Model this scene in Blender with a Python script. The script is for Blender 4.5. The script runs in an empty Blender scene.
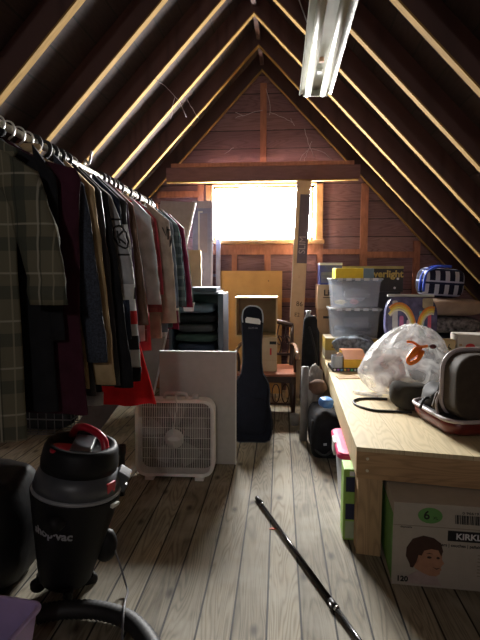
import bpy, bmesh, math, random, re
from mathutils import Vector, Matrix, Euler, noise
random.seed(7)
SC = bpy.context.scene
COL = SC.collection
PI = math.pi

# ------------------------------------------------------------ camera
cd = bpy.data.cameras.new('camera'); cam = bpy.data.objects.new('camera', cd); COL.objects.link(cam)
cd.sensor_fit = 'HORIZONTAL'; cd.sensor_width = 36; cd.lens = 36.0; cd.clip_start = .05
cam.location = (0, 0, 1.4)
cam.rotation_euler = (math.radians(90 - 5.7106), 0, math.radians(4.7401))
SC.camera = cam
# ------------------------------------------------------------ daylight
SKY = 290.0
w = bpy.data.worlds.new('daylight'); SC.world = w; w.use_nodes = True
w.node_tree.nodes['Background'].inputs[0].default_value = (1.0, .985, .96, 1)
w.node_tree.nodes['Background'].inputs[1].default_value = SKY
def portal(name, loc, rot, sx, sy):
    l = bpy.data.lights.new(name, 'AREA'); l.shape = 'RECTANGLE'; l.size = sx; l.size_y = sy
    l.cycles.is_portal = True
    o = bpy.data.objects.new(name, l); COL.objects.link(o); o.location = loc; o.rotation_euler = rot
WX0, WX1, WZ0, WZ1 = -.781, .400, 1.766, 2.385       # far window opening
YW = 5.64                                            # far gable wall
portal('far_window_daylight', ((WX0+WX1)/2, YW+.10, (WZ0+WZ1)/2), (-PI/2, 0, 0), WX1-WX0, WZ1-WZ0)
RX0, RX1, RZ0, RZ1 = -.32, -.12, 2.34, 2.52           # added opening behind the camera, lets in fill light
YR = -2.6
portal('added_rear_fill', ((RX0+RX1)/2, YR-.10, (RZ0+RZ1)/2), (PI/2, 0, 0), RX1-RX0, RZ1-RZ0)  # daylight through the added rear opening, fills the fronts
SC.view_settings.view_transform = 'Standard'; SC.view_settings.look = 'None'
SC.view_settings.gamma = 1; SC.view_settings.use_curve_mapping = False
SC.view_settings.exposure = 0.0
SC.cycles.max_bounces = 10; SC.cycles.diffuse_bounces = 3; SC.cycles.transparent_max_bounces = 16
SC.cycles.use_denoising = True

# ------------------------------------------------------------ materials
def newmat(name):
    m = bpy.data.materials.new(name); m.use_nodes = True
    nt = m.node_tree
    return m, nt, nt.nodes['Principled BSDF']
def N(nt, t, **kw):
    n = nt.nodes.new(t)
    for k, v in kw.items(): setattr(n, k, v)
    return n
def ramp(nt, stops, interp='LINEAR'):
    r = N(nt, 'ShaderNodeValToRGB'); r.color_ramp.interpolation = interp
    e = r.color_ramp.elements
    while len(e) < len(stops): e.new(.5)
    for i, (p, c) in enumerate(stops):
        e[i].position = p; e[i].color = (*c, 1)
    return r
def mul(c, k): return tuple(min(1, x*k) for x in c)
MATS = {}
def M(name, col, rough=.6, var=.18, scale=18, bump=.0, metal=0, stretch=(1, 1, 1), spec=.5):
    if name in MATS: return MATS[name]
    m, nt, b = newmat(name)
    tc = N(nt, 'ShaderNodeTexCoord'); mp = N(nt, 'ShaderNodeMapping'); mp.inputs['Scale'].default_value = stretch
    no = N(nt, 'ShaderNodeTexNoise'); no.inputs['Scale'].default_value = scale; no.inputs['Detail'].default_value = 4
    nt.links.new(tc.outputs['Object'], mp.inputs[0]); nt.links.new(mp.outputs[0], no.inputs['Vector'])
    r = ramp(nt, [(.3, mul(col, 1-var)), (.7, mul(col, 1+var))])
    nt.links.new(no.outputs['Fac'], r.inputs[0]); nt.links.new(r.outputs[0], b.inputs['Base Color'])
    b.inputs['Roughness'].default_value = rough; b.inputs['Metallic'].default_value = metal
    b.inputs['Specular IOR Level'].default_value = spec
    if bump:
        bu = N(nt, 'ShaderNodeBump'); bu.inputs['Strength'].default_value = bump; bu.inputs['Distance'].default_value = .01
        nt.links.new(no.outputs['Fac'], bu.inputs['Height']); nt.links.new(bu.outputs[0], b.inputs['Normal'])
    MATS[name] = m
    return m
def cloth(name, col, var=.25):
    return M(name, col, rough=.9, var=var, scale=14, bump=.35, spec=.2)
def math_node(nt, op, a, b=None):
    n = N(nt, 'ShaderNodeMath', operation=op)
    for i, v in enumerate((a, b)):
        if v is None: continue
        if isinstance(v, (int, float)): n.inputs[i].default_value = v
        else: nt.links.new(v, n.inputs[i])
    return n.outputs[0]
def mixc(nt, f, a, b, bt='MIX'):
    n = N(nt, 'ShaderNodeMix', data_type='RGBA', blend_type=bt)
    for i, v in ((0, f), (6, a), (7, b)):
        if isinstance(v, (int, float)): n.inputs[i].default_value = v
        elif isinstance(v, tuple): n.inputs[i].default_value = (*v, 1)
        else: nt.links.new(v, n.inputs[i])
    return n.outputs[2]
def boards(name, across, along, width, cols, gap=.02, gapcol=(.01, .008, .006), grain=1.0, rough=.75, worn=None, knots=False, off=0.0, bump=.3):
    """boards of one width laid side by side: own tone per board, grain along it, a dark joint between"""
    m, nt, b = newmat(name)
    tc = N(nt, 'ShaderNodeTexCoord'); sp = N(nt, 'ShaderNodeSeparateXYZ'); nt.links.new(tc.outputs['Object'], sp.inputs[0])
    u = math_node(nt, 'ADD', math_node(nt, 'DIVIDE', sp.outputs[across], width), 50 + off)
    fl = math_node(nt, 'FLOOR', u); fr = math_node(nt, 'FRACT', u)
    wn = N(nt, 'ShaderNodeTexWhiteNoise', noise_dimensions='1D'); nt.links.new(fl, wn.inputs['W'])
    cb = N(nt, 'ShaderNodeCombineXYZ')
    nt.links.new(math_node(nt, 'MULTIPLY', sp.outputs[across], 9.0), cb.inputs[0])
    nt.links.new(math_node(nt, 'ADD', math_node(nt, 'MULTIPLY', sp.outputs[along], .9), math_node(nt, 'MULTIPLY', wn.outputs['Value'], 37.0)), cb.inputs[1])
    nt.links.new(math_node(nt, 'MULTIPLY', fl, 3.7), cb.inputs[2])
    n1 = N(nt, 'ShaderNodeTexNoise'); n1.inputs['Scale'].default_value = 1.1; n1.inputs['Detail'].default_value = 1.5; n1.inputs['Distortion'].default_value = .6
    nt.links.new(cb.outputs[0], n1.inputs['Vector'])
    rings = math_node(nt, 'FRACT', math_node(nt, 'MULTIPLY', n1.outputs['Fac'], 15.0))
    n2 = N(nt, 'ShaderNodeTexNoise'); n2.inputs['Scale'].default_value = 7; n2.inputs['Detail'].default_value = 6
    nt.links.new(cb.outputs[0], n2.inputs['Vector'])
    tone = ramp(nt, [(i/(len(cols)-1), c) for i, c in enumerate(cols)])
    nt.links.new(math_node(nt, 'ADD', math_node(nt, 'MULTIPLY', wn.outputs['Value'], .55), math_node(nt, 'MULTIPLY', n2.outputs['Fac'], .45)), tone.inputs[0])
    gr = ramp(nt, [(0, (.50, .47, .43)), (.35, (1, 1, 1)), (.70, (1.0, 1.0, 1.0)), (1, (.55, .52, .48))])
    nt.links.new(rings, gr.inputs[0])
    c = mixc(nt, grain, tone.outputs[0], gr.outputs[0], 'MULTIPLY')
    if worn:
        n3 = N(nt, 'ShaderNodeTexNoise'); n3.inputs['Scale'].default_value = 3.2; n3.inputs['Detail'].default_value = 5
        nt.links.new(tc.outputs['Object'], n3.inputs['Vector'])
        r3 = ramp(nt, [(.48, (0, 0, 0)), (.66, (1, 1, 1))]); nt.links.new(n3.outputs['Fac'], r3.inputs[0])
        c = mixc(nt, math_node(nt, 'MULTIPLY', r3.outputs[0], .55), c, worn)
    if knots:
        vo = N(nt, 'ShaderNodeTexVoronoi', voronoi_dimensions='2D'); vo.inputs['Scale'].default_value = 2.3
        mp = N(nt, 'ShaderNodeMapping'); mp.inputs['Scale'].default_value = (1.5, .8, 1)
        nt.links.new(tc.outputs['Object'], mp.inputs[0]); nt.links.new(mp.outputs[0], vo.inputs['Vector'])
        rk = ramp(nt, [(.02, (.10, .075, .055)), (.085, (1, 1, 1))]); nt.links.new(vo.outputs['Distance'], rk.inputs[0])
        c = mixc(nt, .8, c, rk.outputs[0], 'MULTIPLY')
    edge = math_node(nt, 'MINIMUM', fr, math_node(nt, 'SUBTRACT', 1.0, fr))
    isgap = math_node(nt, 'LESS_THAN', edge, gap)
    c = mixc(nt, isgap, c, gapcol)
    nt.links.new(c, b.inputs['Base Color']); b.inputs['Roughness'].default_value = rough
    bu = N(nt, 'ShaderNodeBump'); bu.inputs['Strength'].default_value = bump; bu.inputs['Distance'].default_value = .006
    hgt = math_node(nt, 'SUBTRACT', n2.outputs['Fac'], math_node(nt, 'MULTIPLY', isgap, 2.0))
    nt.links.new(hgt, bu.inputs['Height']); nt.links.new(bu.outputs[0], b.inputs['Normal'])
    return m
def bands(name, axis, lo, hi, stops, rough=.85):
    """hard colour bands along one axis of the object's own space"""
    m, nt, b = newmat(name)
    tc = N(nt, 'ShaderNodeTexCoord'); sp = N(nt, 'ShaderNodeSeparateXYZ'); nt.links.new(tc.outputs['Object'], sp.inputs[0])
    mr = N(nt, 'ShaderNodeMapRange'); mr.inputs[1].default_value = lo; mr.inputs[2].default_value = hi
    nt.links.new(sp.outputs[axis], mr.inputs[0])
    r = ramp(nt, [((p-lo)/(hi-lo), c) for p, c in stops], 'CONSTANT'); nt.links.new(mr.outputs[0], r.inputs[0])
    nt.links.new(r.outputs[0], b.inputs['Base Color']); b.inputs['Roughness'].default_value = rough
    return m
def plaid(name, base, layers, rough=.9):
    """woven checks: layers of (axis, period, from, to, colour, strength)"""
    m, nt, b = newmat(name)
    tc = N(nt, 'ShaderNodeTexCoord'); sp = N(nt, 'ShaderNodeSeparateXYZ'); nt.links.new(tc.outputs['Object'], sp.inputs[0])
    c = mixc(nt, 0.0, base, base)
    for ax, per, a, z, colr, k in layers:
        fr = math_node(nt, 'FRACT', math_node(nt, 'ADD', math_node(nt, 'DIVIDE', sp.outputs[ax], per), 30.0))
        f = math_node(nt, 'MULTIPLY', math_node(nt, 'GREATER_THAN', fr, a), math_node(nt, 'LESS_THAN', fr, z))
        c = mixc(nt, math_node(nt, 'MULTIPLY', f, k), c, colr)
    nt.links.new(c, b.inputs['Base Color']); b.inputs['Roughness'].default_value = rough
    b.inputs['Specular IOR Level'].default_value = .2
    return m
def seethrough(name, col, alpha, rough=.25, trans=0.0):
    """thin clear plastic or glass: part of the light passes straight through"""
    m, nt, b = newmat(name)
    b.inputs['Base Color'].default_value = (*col, 1); b.inputs['Roughness'].default_value = rough
    t = N(nt, 'ShaderNodeBsdfTransparent'); mx = N(nt, 'ShaderNodeMixShader'); mx.inputs[0].default_value = alpha
    tl = N(nt, 'ShaderNodeBsdfTranslucent'); tl.inputs[0].default_value = (*col, 1)
    m2 = N(nt, 'ShaderNodeMixShader'); m2.inputs[0].default_value = trans
    nt.links.new(b.outputs[0], m2.inputs[1]); nt.links.new(tl.outputs[0], m2.inputs[2])
    nt.links.new(t.outputs[0], mx.inputs[1]); nt.links.new(m2.outputs[0], mx.inputs[2])
    nt.links.new(mx.outputs[0], nt.nodes['Material Output'].inputs[0])
    return m

BLACKM = M('black_plastic', (.012, .012, .014), .45, .2)
BLACKR = M('black_rubber', (.010, .010, .011), .6, .2)
WHITEP = M('white_plastic', (.62, .61, .58), .4, .05)
STEEL = M('grey_steel', (.45, .45, .46), .35, .1, metal=.8)
CHROME = M('chrome', (.7, .7, .7), .2, .05, metal=1)
CARD = M('brown_cardboard', (.42, .28, .16), .85, .10, 8)
CARDP = M('pale_cardboard', (.52, .38, .24), .85, .10, 8)
CARDG = M('golden_board', (.55, .33, .12), .8, .12, 5)
PINE = boards('pale_pine', 0, 1, .30, [(.56, .45, .25), (.64, .53, .32), (.69, .58, .37)], gap=.003, gapcol=(.30, .2, .1), grain=.35, rough=.6, bump=.1)
PINEX = boards('apron_pine', 1, 0, .42, [(.60, .47, .26), (.68, .55, .33)], gap=.006, gapcol=(.3, .2, .1), grain=.3, rough=.6, bump=.1)
PINEF = boards('front_pine', 2, 0, .14, [(.46, .28, .13), (.52, .34, .17)], gap=.004, gapcol=(.2, .12, .06), grain=.5, rough=.6, bump=.1)
PINEL = boards('leg_pine', 0, 2, .09, [(.46, .30, .15), (.52, .35, .19)], gap=.002, grain=.5, rough=.6, bump=.1)
PINK = M('hot_pink_plastic', (.75, .03, .16), .4, .05)
BLACKINK = M('black_ink', (.012, .012, .012), .7, .05)
WHITEINK = M('white_ink', (.7, .7, .7), .7, .05)
REDINK = M('red_ink', (.55, .03, .03), .7, .05)
NAVYP = M('navy_board', (.015, .02, .06), .6, .1)

# ------------------------------------------------------------ mesh helpers
def link(name, bm, mat, parent=None, smooth=False, bevel=0, sub=0, loc=None, rot=None, kind=None):
    bmesh.ops.recalc_face_normals(bm, faces=bm.faces)
    me = bpy.data.meshes.new(name); bm.to_mesh(me); bm.free()
    o = bpy.data.objects.new(name, me); COL.objects.link(o)
    if mat: me.materials.append(mat)
    if parent: o.parent = parent
    if loc: o.location = loc
    if rot: o.rotation_euler = rot
    if bevel:
        md = o.modifiers.new('bevel', 'BEVEL'); md.width = bevel; md.segments = 2; md.limit_method = 'ANGLE'; md.angle_limit = .7
    if sub:
        md = o.modifiers.new('sub', 'SUBSURF'); md.levels = sub; md.render_levels = sub
    if smooth or sub or bevel:
        for p in me.polygons: p.use_smooth = True
        if bevel and not smooth and not sub:
            md = o.modifiers.new('wn', 'WEIGHTED_NORMAL')
    if kind: o['kind'] = kind
    return o
def tag(o, label, cat, group=None, kind=None):
    o['label'] = label; o['category'] = cat
    if group: o['group'] = group
    if kind: o['kind'] = kind
    return o
def thing(name, label, cat, loc=(0, 0, 0), rot=(0, 0, 0), group=None):
    o = bpy.data.objects.new(name, None); COL.objects.link(o); o.location = loc; o.rotation_euler = rot
    o.empty_display_size = .1
    return tag(o, label, cat, group)
def B(): return bmesh.new()
def bx(bm, x0, x1, y0, y1, z0, z1, rot=None, piv=None):
    vs = [bm.verts.new((x, y, z)) for x in (x0, x1) for y in (y0, y1) for z in (z0, z1)]
    for f in ((0, 1, 3, 2), (4, 6, 7, 5), (0, 4, 5, 1), (2, 3, 7, 6), (0, 2, 6, 4), (1, 5, 7, 3)):
        bm.faces.new([vs[i] for i in f])
    if rot:
        bmesh.ops.rotate(bm, verts=vs, cent=piv or ((x0+x1)/2, (y0+y1)/2, (z0+z1)/2), matrix=Euler(rot).to_matrix())
    return bm
def box(*a, **k): return bx(B(), *a, **k)
def loft(bm, rings, caps=True, closed=True):
    vr = [[bm.verts.new(p) for p in r] for r in rings]
    n = len(vr[0])
    for a, b in zip(vr, vr[1:]):
        for i in range(n if closed else n-1):
            j = (i+1) % n
            bm.faces.new((a[i], a[j], b[j], b[i]))
    if caps and closed:
        bm.faces.new(vr[0][::-1]); bm.faces.new(vr[-1])
    return bm
def smoothpts(pts, n=6):
    P = [Vector(p) for p in pts]; out = []
    for i in range(len(P)-1):
        p0 = P[max(i-1, 0)]; p1 = P[i]; p2 = P[i+1]; p3 = P[min(i+2, len(P)-1)]
        for k in range(n):
            t = k/n
            out.append(.5*((2*p1)+(-p0+p2)*t+(2*p0-5*p1+4*p2-p3)*t*t+(-p0+3*p1-3*p2+p3)*t**3))
    out.append(P[-1]); return out
def tube(bm, pts, r, seg=8, sm=0, closed=False):
    P = smoothpts(pts, sm) if sm else [Vector(p) for p in pts]
    n = len(P); rr = r if isinstance(r, (list, tuple)) else [r]*n
    if len(rr) != n:
        rr = [rr[0] + (rr[-1]-rr[0])*i/(n-1) for i in range(n)]
    rings = []; up = None
    for i in range(n):
        if closed: t = P[(i+1) % n]-P[i-1]
        else: t = P[min(i+1, n-1)]-P[max(i-1, 0)]
        t.normalize()
        if up is None:
            up = Vector((0, 0, 1)) if abs(t.z) < .9 else Vector((1, 0, 0))
        s = t.cross(up); s.normalize(); up = s.cross(t); up.normalize()
        rings.append([P[i]+(s*math.cos(2*PI*k/seg)+up*math.sin(2*PI*k/seg))*rr[i] for k in range(seg)])
    if closed:
        vr = [[bm.verts.new(p) for p in q] for q in rings]
        for i in range(n):
            a, b = vr[i], vr[(i+1) % n]
            for k in range(seg): bm.faces.new((a[k], a[(k+1) % seg], b[(k+1) % seg], b[k]))
        return bm
    return loft(bm, rings)
def lathe(bm, prof, seg=24, cx=0, cy=0):
    rings = [[(cx+r*math.cos(2*PI*k/seg), cy+r*math.sin(2*PI*k/seg), z) for k in range(seg)] for r, z in prof]
    return loft(bm, rings)
def prism(bm, poly, a0, a1, axis='y'):
    """outline extruded between a0 and a1; axis 'y': poly is (x,z); 'x': (y,z); 'z': (x,y)"""
    f = {'y': lambda p, a: (p[0], a, p[1]), 'x': lambda p, a: (a, p[0], p[1]), 'z': lambda p, a: (p[0], p[1], a)}[axis]
    return loft(bm, [[f(p, a0) for p in poly], [f(p, a1) for p in poly]])
def rrect(x0, x1, z0, z1, r, n=6):
    out = []
    for cx, cz, a in ((x1-r, z1-r, 0), (x0+r, z1-r, 90), (x0+r, z0+r, 180), (x1-r, z0+r, 270)):
        for k in range(n+1):
            t = math.radians(a+90*k/n); out.append((cx+r*math.cos(t), cz+r*math.sin(t)))
    return out
def disc(cx, cz, rx, rz=None, n=20):
    rz = rz or rx
    return [(cx+rx*math.cos(2*PI*k/n), cz+rz*math.sin(2*PI*k/n)) for k in range(n)]
def blob(sx, sy, sz, amp=.08, freq=4, seed=0, sub=4, flat=None):
    bm = B(); bmesh.ops.create_icosphere(bm, subdivisions=sub, radius=1)
    for v in bm.verts:
        d = noise.fractal(v.co*freq*.5+Vector((seed*7.1, seed*3.3, seed)), 1.0, 2.0, 4)
        p = v.co*(1+amp*d)
        v.co = Vector((p.x*sx, p.y*sy, p.z*sz))
        if flat is not None and v.co.z < flat: v.co.z = flat + (v.co.z-flat)*.04
    return bm
def pillow(w, d, h, p=4.0, amp=.012, seed=0, n=22, m=14):
    """soft folded-cloth slab, base at z 0"""
    bm = B(); rings = []
    for j in range(m+1):
        ph = -PI/2 + PI*j/m
        ring = []
        for i in range(n*2):
            th = 2*PI*i/(n*2)
            c, s = math.cos(th), math.sin(th); e = 2/p
            k = abs(math.cos(ph))**.35
            x = w/2*math.copysign(abs(c)**e, c)*k; y = d/2*math.copysign(abs(s)**e, s)*k
            z = h/2+h/2*math.copysign(abs(math.sin(ph))**.8, math.sin(ph))
            q = noise.noise(Vector((x*7+seed*5, y*7, z*9)))
            ring.append((x+q*amp, y+q*amp, max(0, z+noise.noise(Vector((x*5, y*5+seed*3, 1)))*amp*1.5*(j > m/2))))
        rings.append(ring)
    return loft(bm, rings)
def text(name, body, size, mat, parent, loc, rot=(PI/2, 0, 0), sx=1.0, ext=.0006, bold=0, align='CENTER'):
    cu = bpy.data.curves.new(name, 'FONT'); cu.body = body; cu.size = size; cu.extrude = ext; cu.offset = bold
    cu.align_x = align; cu.align_y = 'CENTER'; cu.resolution_u = 3
    t = bpy.data.objects.new(name+'_c', cu); COL.objects.link(t)
    bpy.context.view_layer.update()
    me = bpy.data.meshes.new_from_object(t.evaluated_get(bpy.context.evaluated_depsgraph_get()))
    bpy.data.objects.remove(t); bpy.data.curves.remove(cu)
    me.materials.clear(); me.materials.append(mat)
    o = bpy.data.objects.new(name, me); COL.objects.link(o); o.parent = parent; o.location = loc; o.rotation_euler = rot
    o.scale = (sx, 1, 1)
    return o
def struct(name, bm, mat, **k): return link(name, bm, mat, kind='structure', **k)

# ------------------------------------------------------------ the room shell
RIDX, RIDZ, SL = -.214, 3.60, 1.05                 # ridge line and roof slope of the rafters' lower edges
def roofz(x): return RIDZ - SL*abs(x-RIDX)
FLOORM = boards('floor_boards', 0, 1, .137, [(.10, .085, .056), (.22, .19, .132), (.37, .325, .235), (.21, .168, .108)], gap=.030, grain=.95, rough=.7, worn=(.38, .35, .28), knots=True, off=.30, bump=.35)
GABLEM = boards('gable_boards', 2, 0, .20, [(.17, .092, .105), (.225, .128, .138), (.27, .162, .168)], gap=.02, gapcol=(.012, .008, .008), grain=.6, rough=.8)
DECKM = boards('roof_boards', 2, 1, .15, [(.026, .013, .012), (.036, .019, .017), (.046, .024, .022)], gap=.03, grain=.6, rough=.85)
RAFM = boards('old_rafter', 1, 0, .9, [(.060, .028, .024), (.085, .042, .036)], gap=.001, grain=.6, rough=.8)
STRIPM = M('lit_edge_pine', (.30, .185, .062), .9, .2, 10, stretch=(1, 6, 1), spec=.1)  # paler pine that puts the light on beam undersides into the colour
STUDM = M('red_brown_stud', (.36, .15, .09), .75, .22, 9, bump=.15, stretch=(4, 4, 1))
DARKW = M('dark_kneewall', (.04, .026, .024), .85, .2)

struct('floor', box(-3.3, 2.9, -2.7, 5.8, -.06, 0), FLOORM)
XL, XR = -2.75, 2.3
def wall_piece(bm, x0, x1, z0, z1, y0, y1): bx(bm, x0, x1, y0, y1, z0, z1)
def gable(name, y0, y1, ox0, ox1, oz0, oz1, mat, up=.3):
    bm = B()
    xs0, xs1 = -3.3, 2.9
    def poly(x0, x1, zlo):   # a wall strip from zlo up to the roof between x0 and x1
        pts = [(x0, zlo), (x1, zlo), (x1, roofz(x1)+up)]
        if x0 < RIDX < x1: pts.append((RIDX, RIDZ+up))
        pts.append((x0, roofz(x0)+up)); return pts
    for x0, x1, zlo in ((xs0, ox0, -.05), (ox1, xs1, -.05), (ox0, ox1, oz1)):
        prism(bm, poly(x0, x1, zlo), y0, y1)
    prism(bm, [(ox0, -.05), (ox1, -.05), (ox1, oz0), (ox0, oz0)], y0, y1)
    return struct(name, bm, mat)
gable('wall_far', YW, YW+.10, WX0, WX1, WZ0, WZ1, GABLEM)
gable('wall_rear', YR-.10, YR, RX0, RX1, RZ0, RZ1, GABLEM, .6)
for nm, xk, s in (('wall_left', XL, -1), ('wall_right', XR, 1)):
    struct(nm, box(min(xk, xk+s*.05), max(xk, xk+s*.05), YR, YW, -.02, roofz(xk)+.55), DARKW)
RD = .15                                             # rafter depth
def rx(y): return RIDX - .022*(5.5-y)               # the old ridge runs slightly askew
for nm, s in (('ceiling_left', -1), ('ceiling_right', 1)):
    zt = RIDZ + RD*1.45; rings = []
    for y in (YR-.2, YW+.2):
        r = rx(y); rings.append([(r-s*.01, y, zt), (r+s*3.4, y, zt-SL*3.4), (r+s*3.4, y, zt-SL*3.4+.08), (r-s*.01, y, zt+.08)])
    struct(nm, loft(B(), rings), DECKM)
ry = [5.50, 4.92, 4.33, 3.74, 3.14, 2.54, 1.92, 1.32, .72, .12, -.48, -1.08, -1.68, -2.28]
for y in ry:
    rx_ = rx(y)
    for s in (-1, 1):
        xe = XL if s < 0 else XR
        L = abs(xe-rx_)-.06
        h = RD*1.45
        o = struct('rafter', prism(B(), [(rx_, RIDZ+.014), (rx_+s*L, RIDZ-SL*L+.014), (rx_+s*L, RIDZ-SL*L+h), (rx_, RIDZ+h)], y, y+.052), RAFM)
        link('lit_rafter_edge', prism(B(), [(rx_, RIDZ), (rx_+s*L, RIDZ-SL*L), (rx_+s*L, RIDZ-SL*L+.014), (rx_, RIDZ+.014)], y, y+.052), STRIPM, o)  # lit underside of the rafter, painted as a paler strip
struct('ridge_beam', prism(B(), [(RIDX-.022*(5.5-YW)-.02, YW), (RIDX-.022*(5.5-YW)+.02, YW), (RIDX-.022*(5.5-YR)+.02, YR), (RIDX-.022*(5.5-YR)-.02, YR)], RIDZ+.05, RIDZ+.22, 'z'), RAFM)
# collar beam across the far gable, light on its top and bottom edges painted as paler strips
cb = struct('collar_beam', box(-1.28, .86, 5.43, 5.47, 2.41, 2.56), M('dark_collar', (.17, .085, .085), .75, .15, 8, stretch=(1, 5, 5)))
link('lit_collar_edge', box(-1.28, .84, 5.42, 5.475, 2.395, 2.41), STRIPM, cb)
link('lit_collar_top', box(-1.22, .79, 5.41, 5.50, 2.56, 2.60), STUDM, cb)
# studs and plates of the far gable
for i, (x0, x1, z0, z1) in enumerate([(-.235, -.165, 2.60, 3.5), (.905, .985, .0, 2.39), (-.955, -.885, 0, 2.40), (-1.50, -1.43, 0, 2.2),
                                      (-.18, -.11, 0, 1.60), (-.56, -.50, 0, 1.60), (.42, .485, 0, 1.60), (1.50, 1.57, 0, 1.75)]):
    struct('trim_%d' % (i+1), box(x0, x1, YW-.045, YW, z0, z1), STUDM)
for i, (x0, x1, z0, z1) in enumerate([(-1.43, -.955, 2.26, 2.33), (-.885, .905, 1.60, 1.66), (-.80, .42, 1.05, 1.10), (.985, 1.50, 1.56, 1.63)]):
    struct('trim_%d' % (i+9), box(x0, x1, YW-.04, YW, z0, z1), STUDM)
# far window: frame, sill, sash and pane
WINWOOD = M('window_wood', (.50, .30, .14), .6, .2, 9)
wf = B()
bx(wf, WX0-.075, WX0, YW-.05, YW+.11, WZ0-.02, WZ1+.035); bx(wf, WX1, WX1+.08, YW-.05, YW+.11, WZ0-.02, WZ1+.035)
bx(wf, WX0-.075, WX1+.08, YW-.05, YW+.11, WZ1, WZ1+.05)
win = struct('window_1', wf, WINWOOD, bevel=.004)
link('window_sill', box(WX0-.10, WX1+.10, YW-.09, YW+.11, WZ0-.045, WZ0), WINWOOD, win, bevel=.006)
link('window_apron', box(WX0-.09, WX1+.09, YW-.03, YW, WZ0-.12, WZ0-.045), STUDM, win, bevel=.004)
sash = B()
for a in ((WX0, WX0+.02, WZ0, WZ1), (WX1-.05, WX1-.02, WZ0, WZ1), (WX0, WX1, WZ0, WZ0+.025), (WX0, WX1, WZ1-.02, WZ1), (.235, .265, WZ0, WZ1)):
    bx(sash, a[0], a[1], YW+.03, YW+.06, a[2], a[3])
link('sash', sash, WINWOOD, win)
GLASS = seethrough('window_glass', (.9, .9, .9), .06, .05)
link('pane', box(WX0+.01, WX1-.03, YW+.044, YW+.048, WZ0+.01, WZ1-.01), GLASS, win)
rw = B()  # frame and pane of the opening added behind the camera for fill
bx(rw, RX0-.06, RX0, YR-.11, YR+.04, RZ0-.06, RZ1+.06); bx(rw, RX1, RX1+.06, YR-.11, YR+.04, RZ0-.06, RZ1+.06)
bx(rw, RX0, RX1, YR-.11, YR+.04, RZ1, RZ1+.06); bx(rw, RX0, RX1, YR-.11, YR+.04, RZ0-.06, RZ0)
added_win = struct('added_rear_window', rw, WINWOOD)
link('pane', box(RX0, RX1, YR-.05, YR-.045, RZ0, RZ1), GLASS, added_win)

# ------------------------------------------------------------ ceiling light
ENAM = M('grey_enamel', (.50, .50, .43), .35, .06)
fl = thing('fluorescent_light', 'long grey double-tube fluorescent fitting hung under the ridge, switched off', 'ceiling light', (.19, 1.25, 2.42))
FL = 1.60
link('housing', loft(B(), [[(x, y, z) for x, z in ((-.042, .0), (-.045, .05), (.045, .05), (.042, .0))] for y in (0, FL)]), ENAM, fl, bevel=.004)
for s in (-1, 1):
    pr = [(s*.040, .004), (s*.088, -.030), (s*.091, -.026), (s*.044, .012)]
    link('reflector_wing', prism(B(), pr, 0.01, FL-.01), ENAM, fl)
    link('tube', tube(B(), [(s*.042, .015, -.022), (s*.042, FL-.012, -.022)], .019, 14), M('unlit_tube', (.62, .62, .54), .3, .03), fl, smooth=True)
for yy in (.0, FL-.012):
    link('end_cap', box(-.07, .07, yy, yy+.012, -.034, .05), ENAM, fl, bevel=.003)
for yy in (.25, FL-.30):
    link('socket', box(-.014, .014, yy, yy+.045, -.014, .002), WHITEP, fl, bevel=.002)
    link('hanging_wire', tube(B(), [(0, yy, .05), (RIDX-.26+.02, yy+.02, RIDZ-2.42+.06)], .003, 6), STEEL, fl)
link('starter', tube(B(), [(0, FL-.42, -.002), (0, FL-.42, -.022)], .012, 10), M('peach_plastic', (.75, .45, .30), .5, .05), fl)

# ------------------------------------------------------------ clothes rail
ROD = (-.95, 1.90)
rail = thing('clothes_rail', 'long white metal pipe carrying the row of clothes', 'clothes rail', (ROD[0], .5, ROD[1]))
link('pipe', tube(B(), [(0, 0, 0), (0, 3.12, 0)], .0135, 12), M('white_pipe', (.62, .58, .48), .4, .08), rail, smooth=True)
for yy in (.68, 1.90, 3.08):
    link('rail_bracket', tube(B(), [(0, yy, -.02), (-.86, yy, -.02)], .010, 6), STEEL, rail)
link('rail_clamp', tube(B(), [(-.02, 1.86, .02), (0, 1.84, .045), (.022, 1.82, .02), (.03, 1.83, .06), (.035, 1.83, .085)], .006, 6, sm=4), STEEL, rail, smooth=True)

HOOK = M('pale_hook', (.62, .60, .56), .35, .1, metal=.4)
HANGD = M('dark_hanger', (.012, .012, .013), .7, .1)
def hanger_at(y, label, rz):
    t = thing('clothes_hanger', label, 'hanger', (ROD[0], y, ROD[1]), (0, 0, rz), 'hangers on the rail')
    dark = (int(y*1000) // 7) % 3 != 0
    hk = [(.0, 0, -.072), (.0, 0, -.040), (.016, 0, -.027), (.024, 0, -.004), (.017, 0, .015), (.0, 0, .0235), (-.016, 0, .017), (-.023, 0, .002)]
    link('hook', tube(B(), hk, .0085 if dark else .0036, 6, sm=3), HANGD if dark else HOOK, t, smooth=True)
    sh = [(-.14, 0, -.132), (-.07, 0, -.104), (0, 0, -.074), (.07, 0, -.104), (.14, 0, -.132)]
    b = B(); tube(b, sh, .005, 6, sm=3); tube(b, [(-.135, 0, -.134), (.135, 0, -.134)], .004, 6)
    link('shoulder_bar', b, HANGD, t, smooth=True)
    return t
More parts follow.
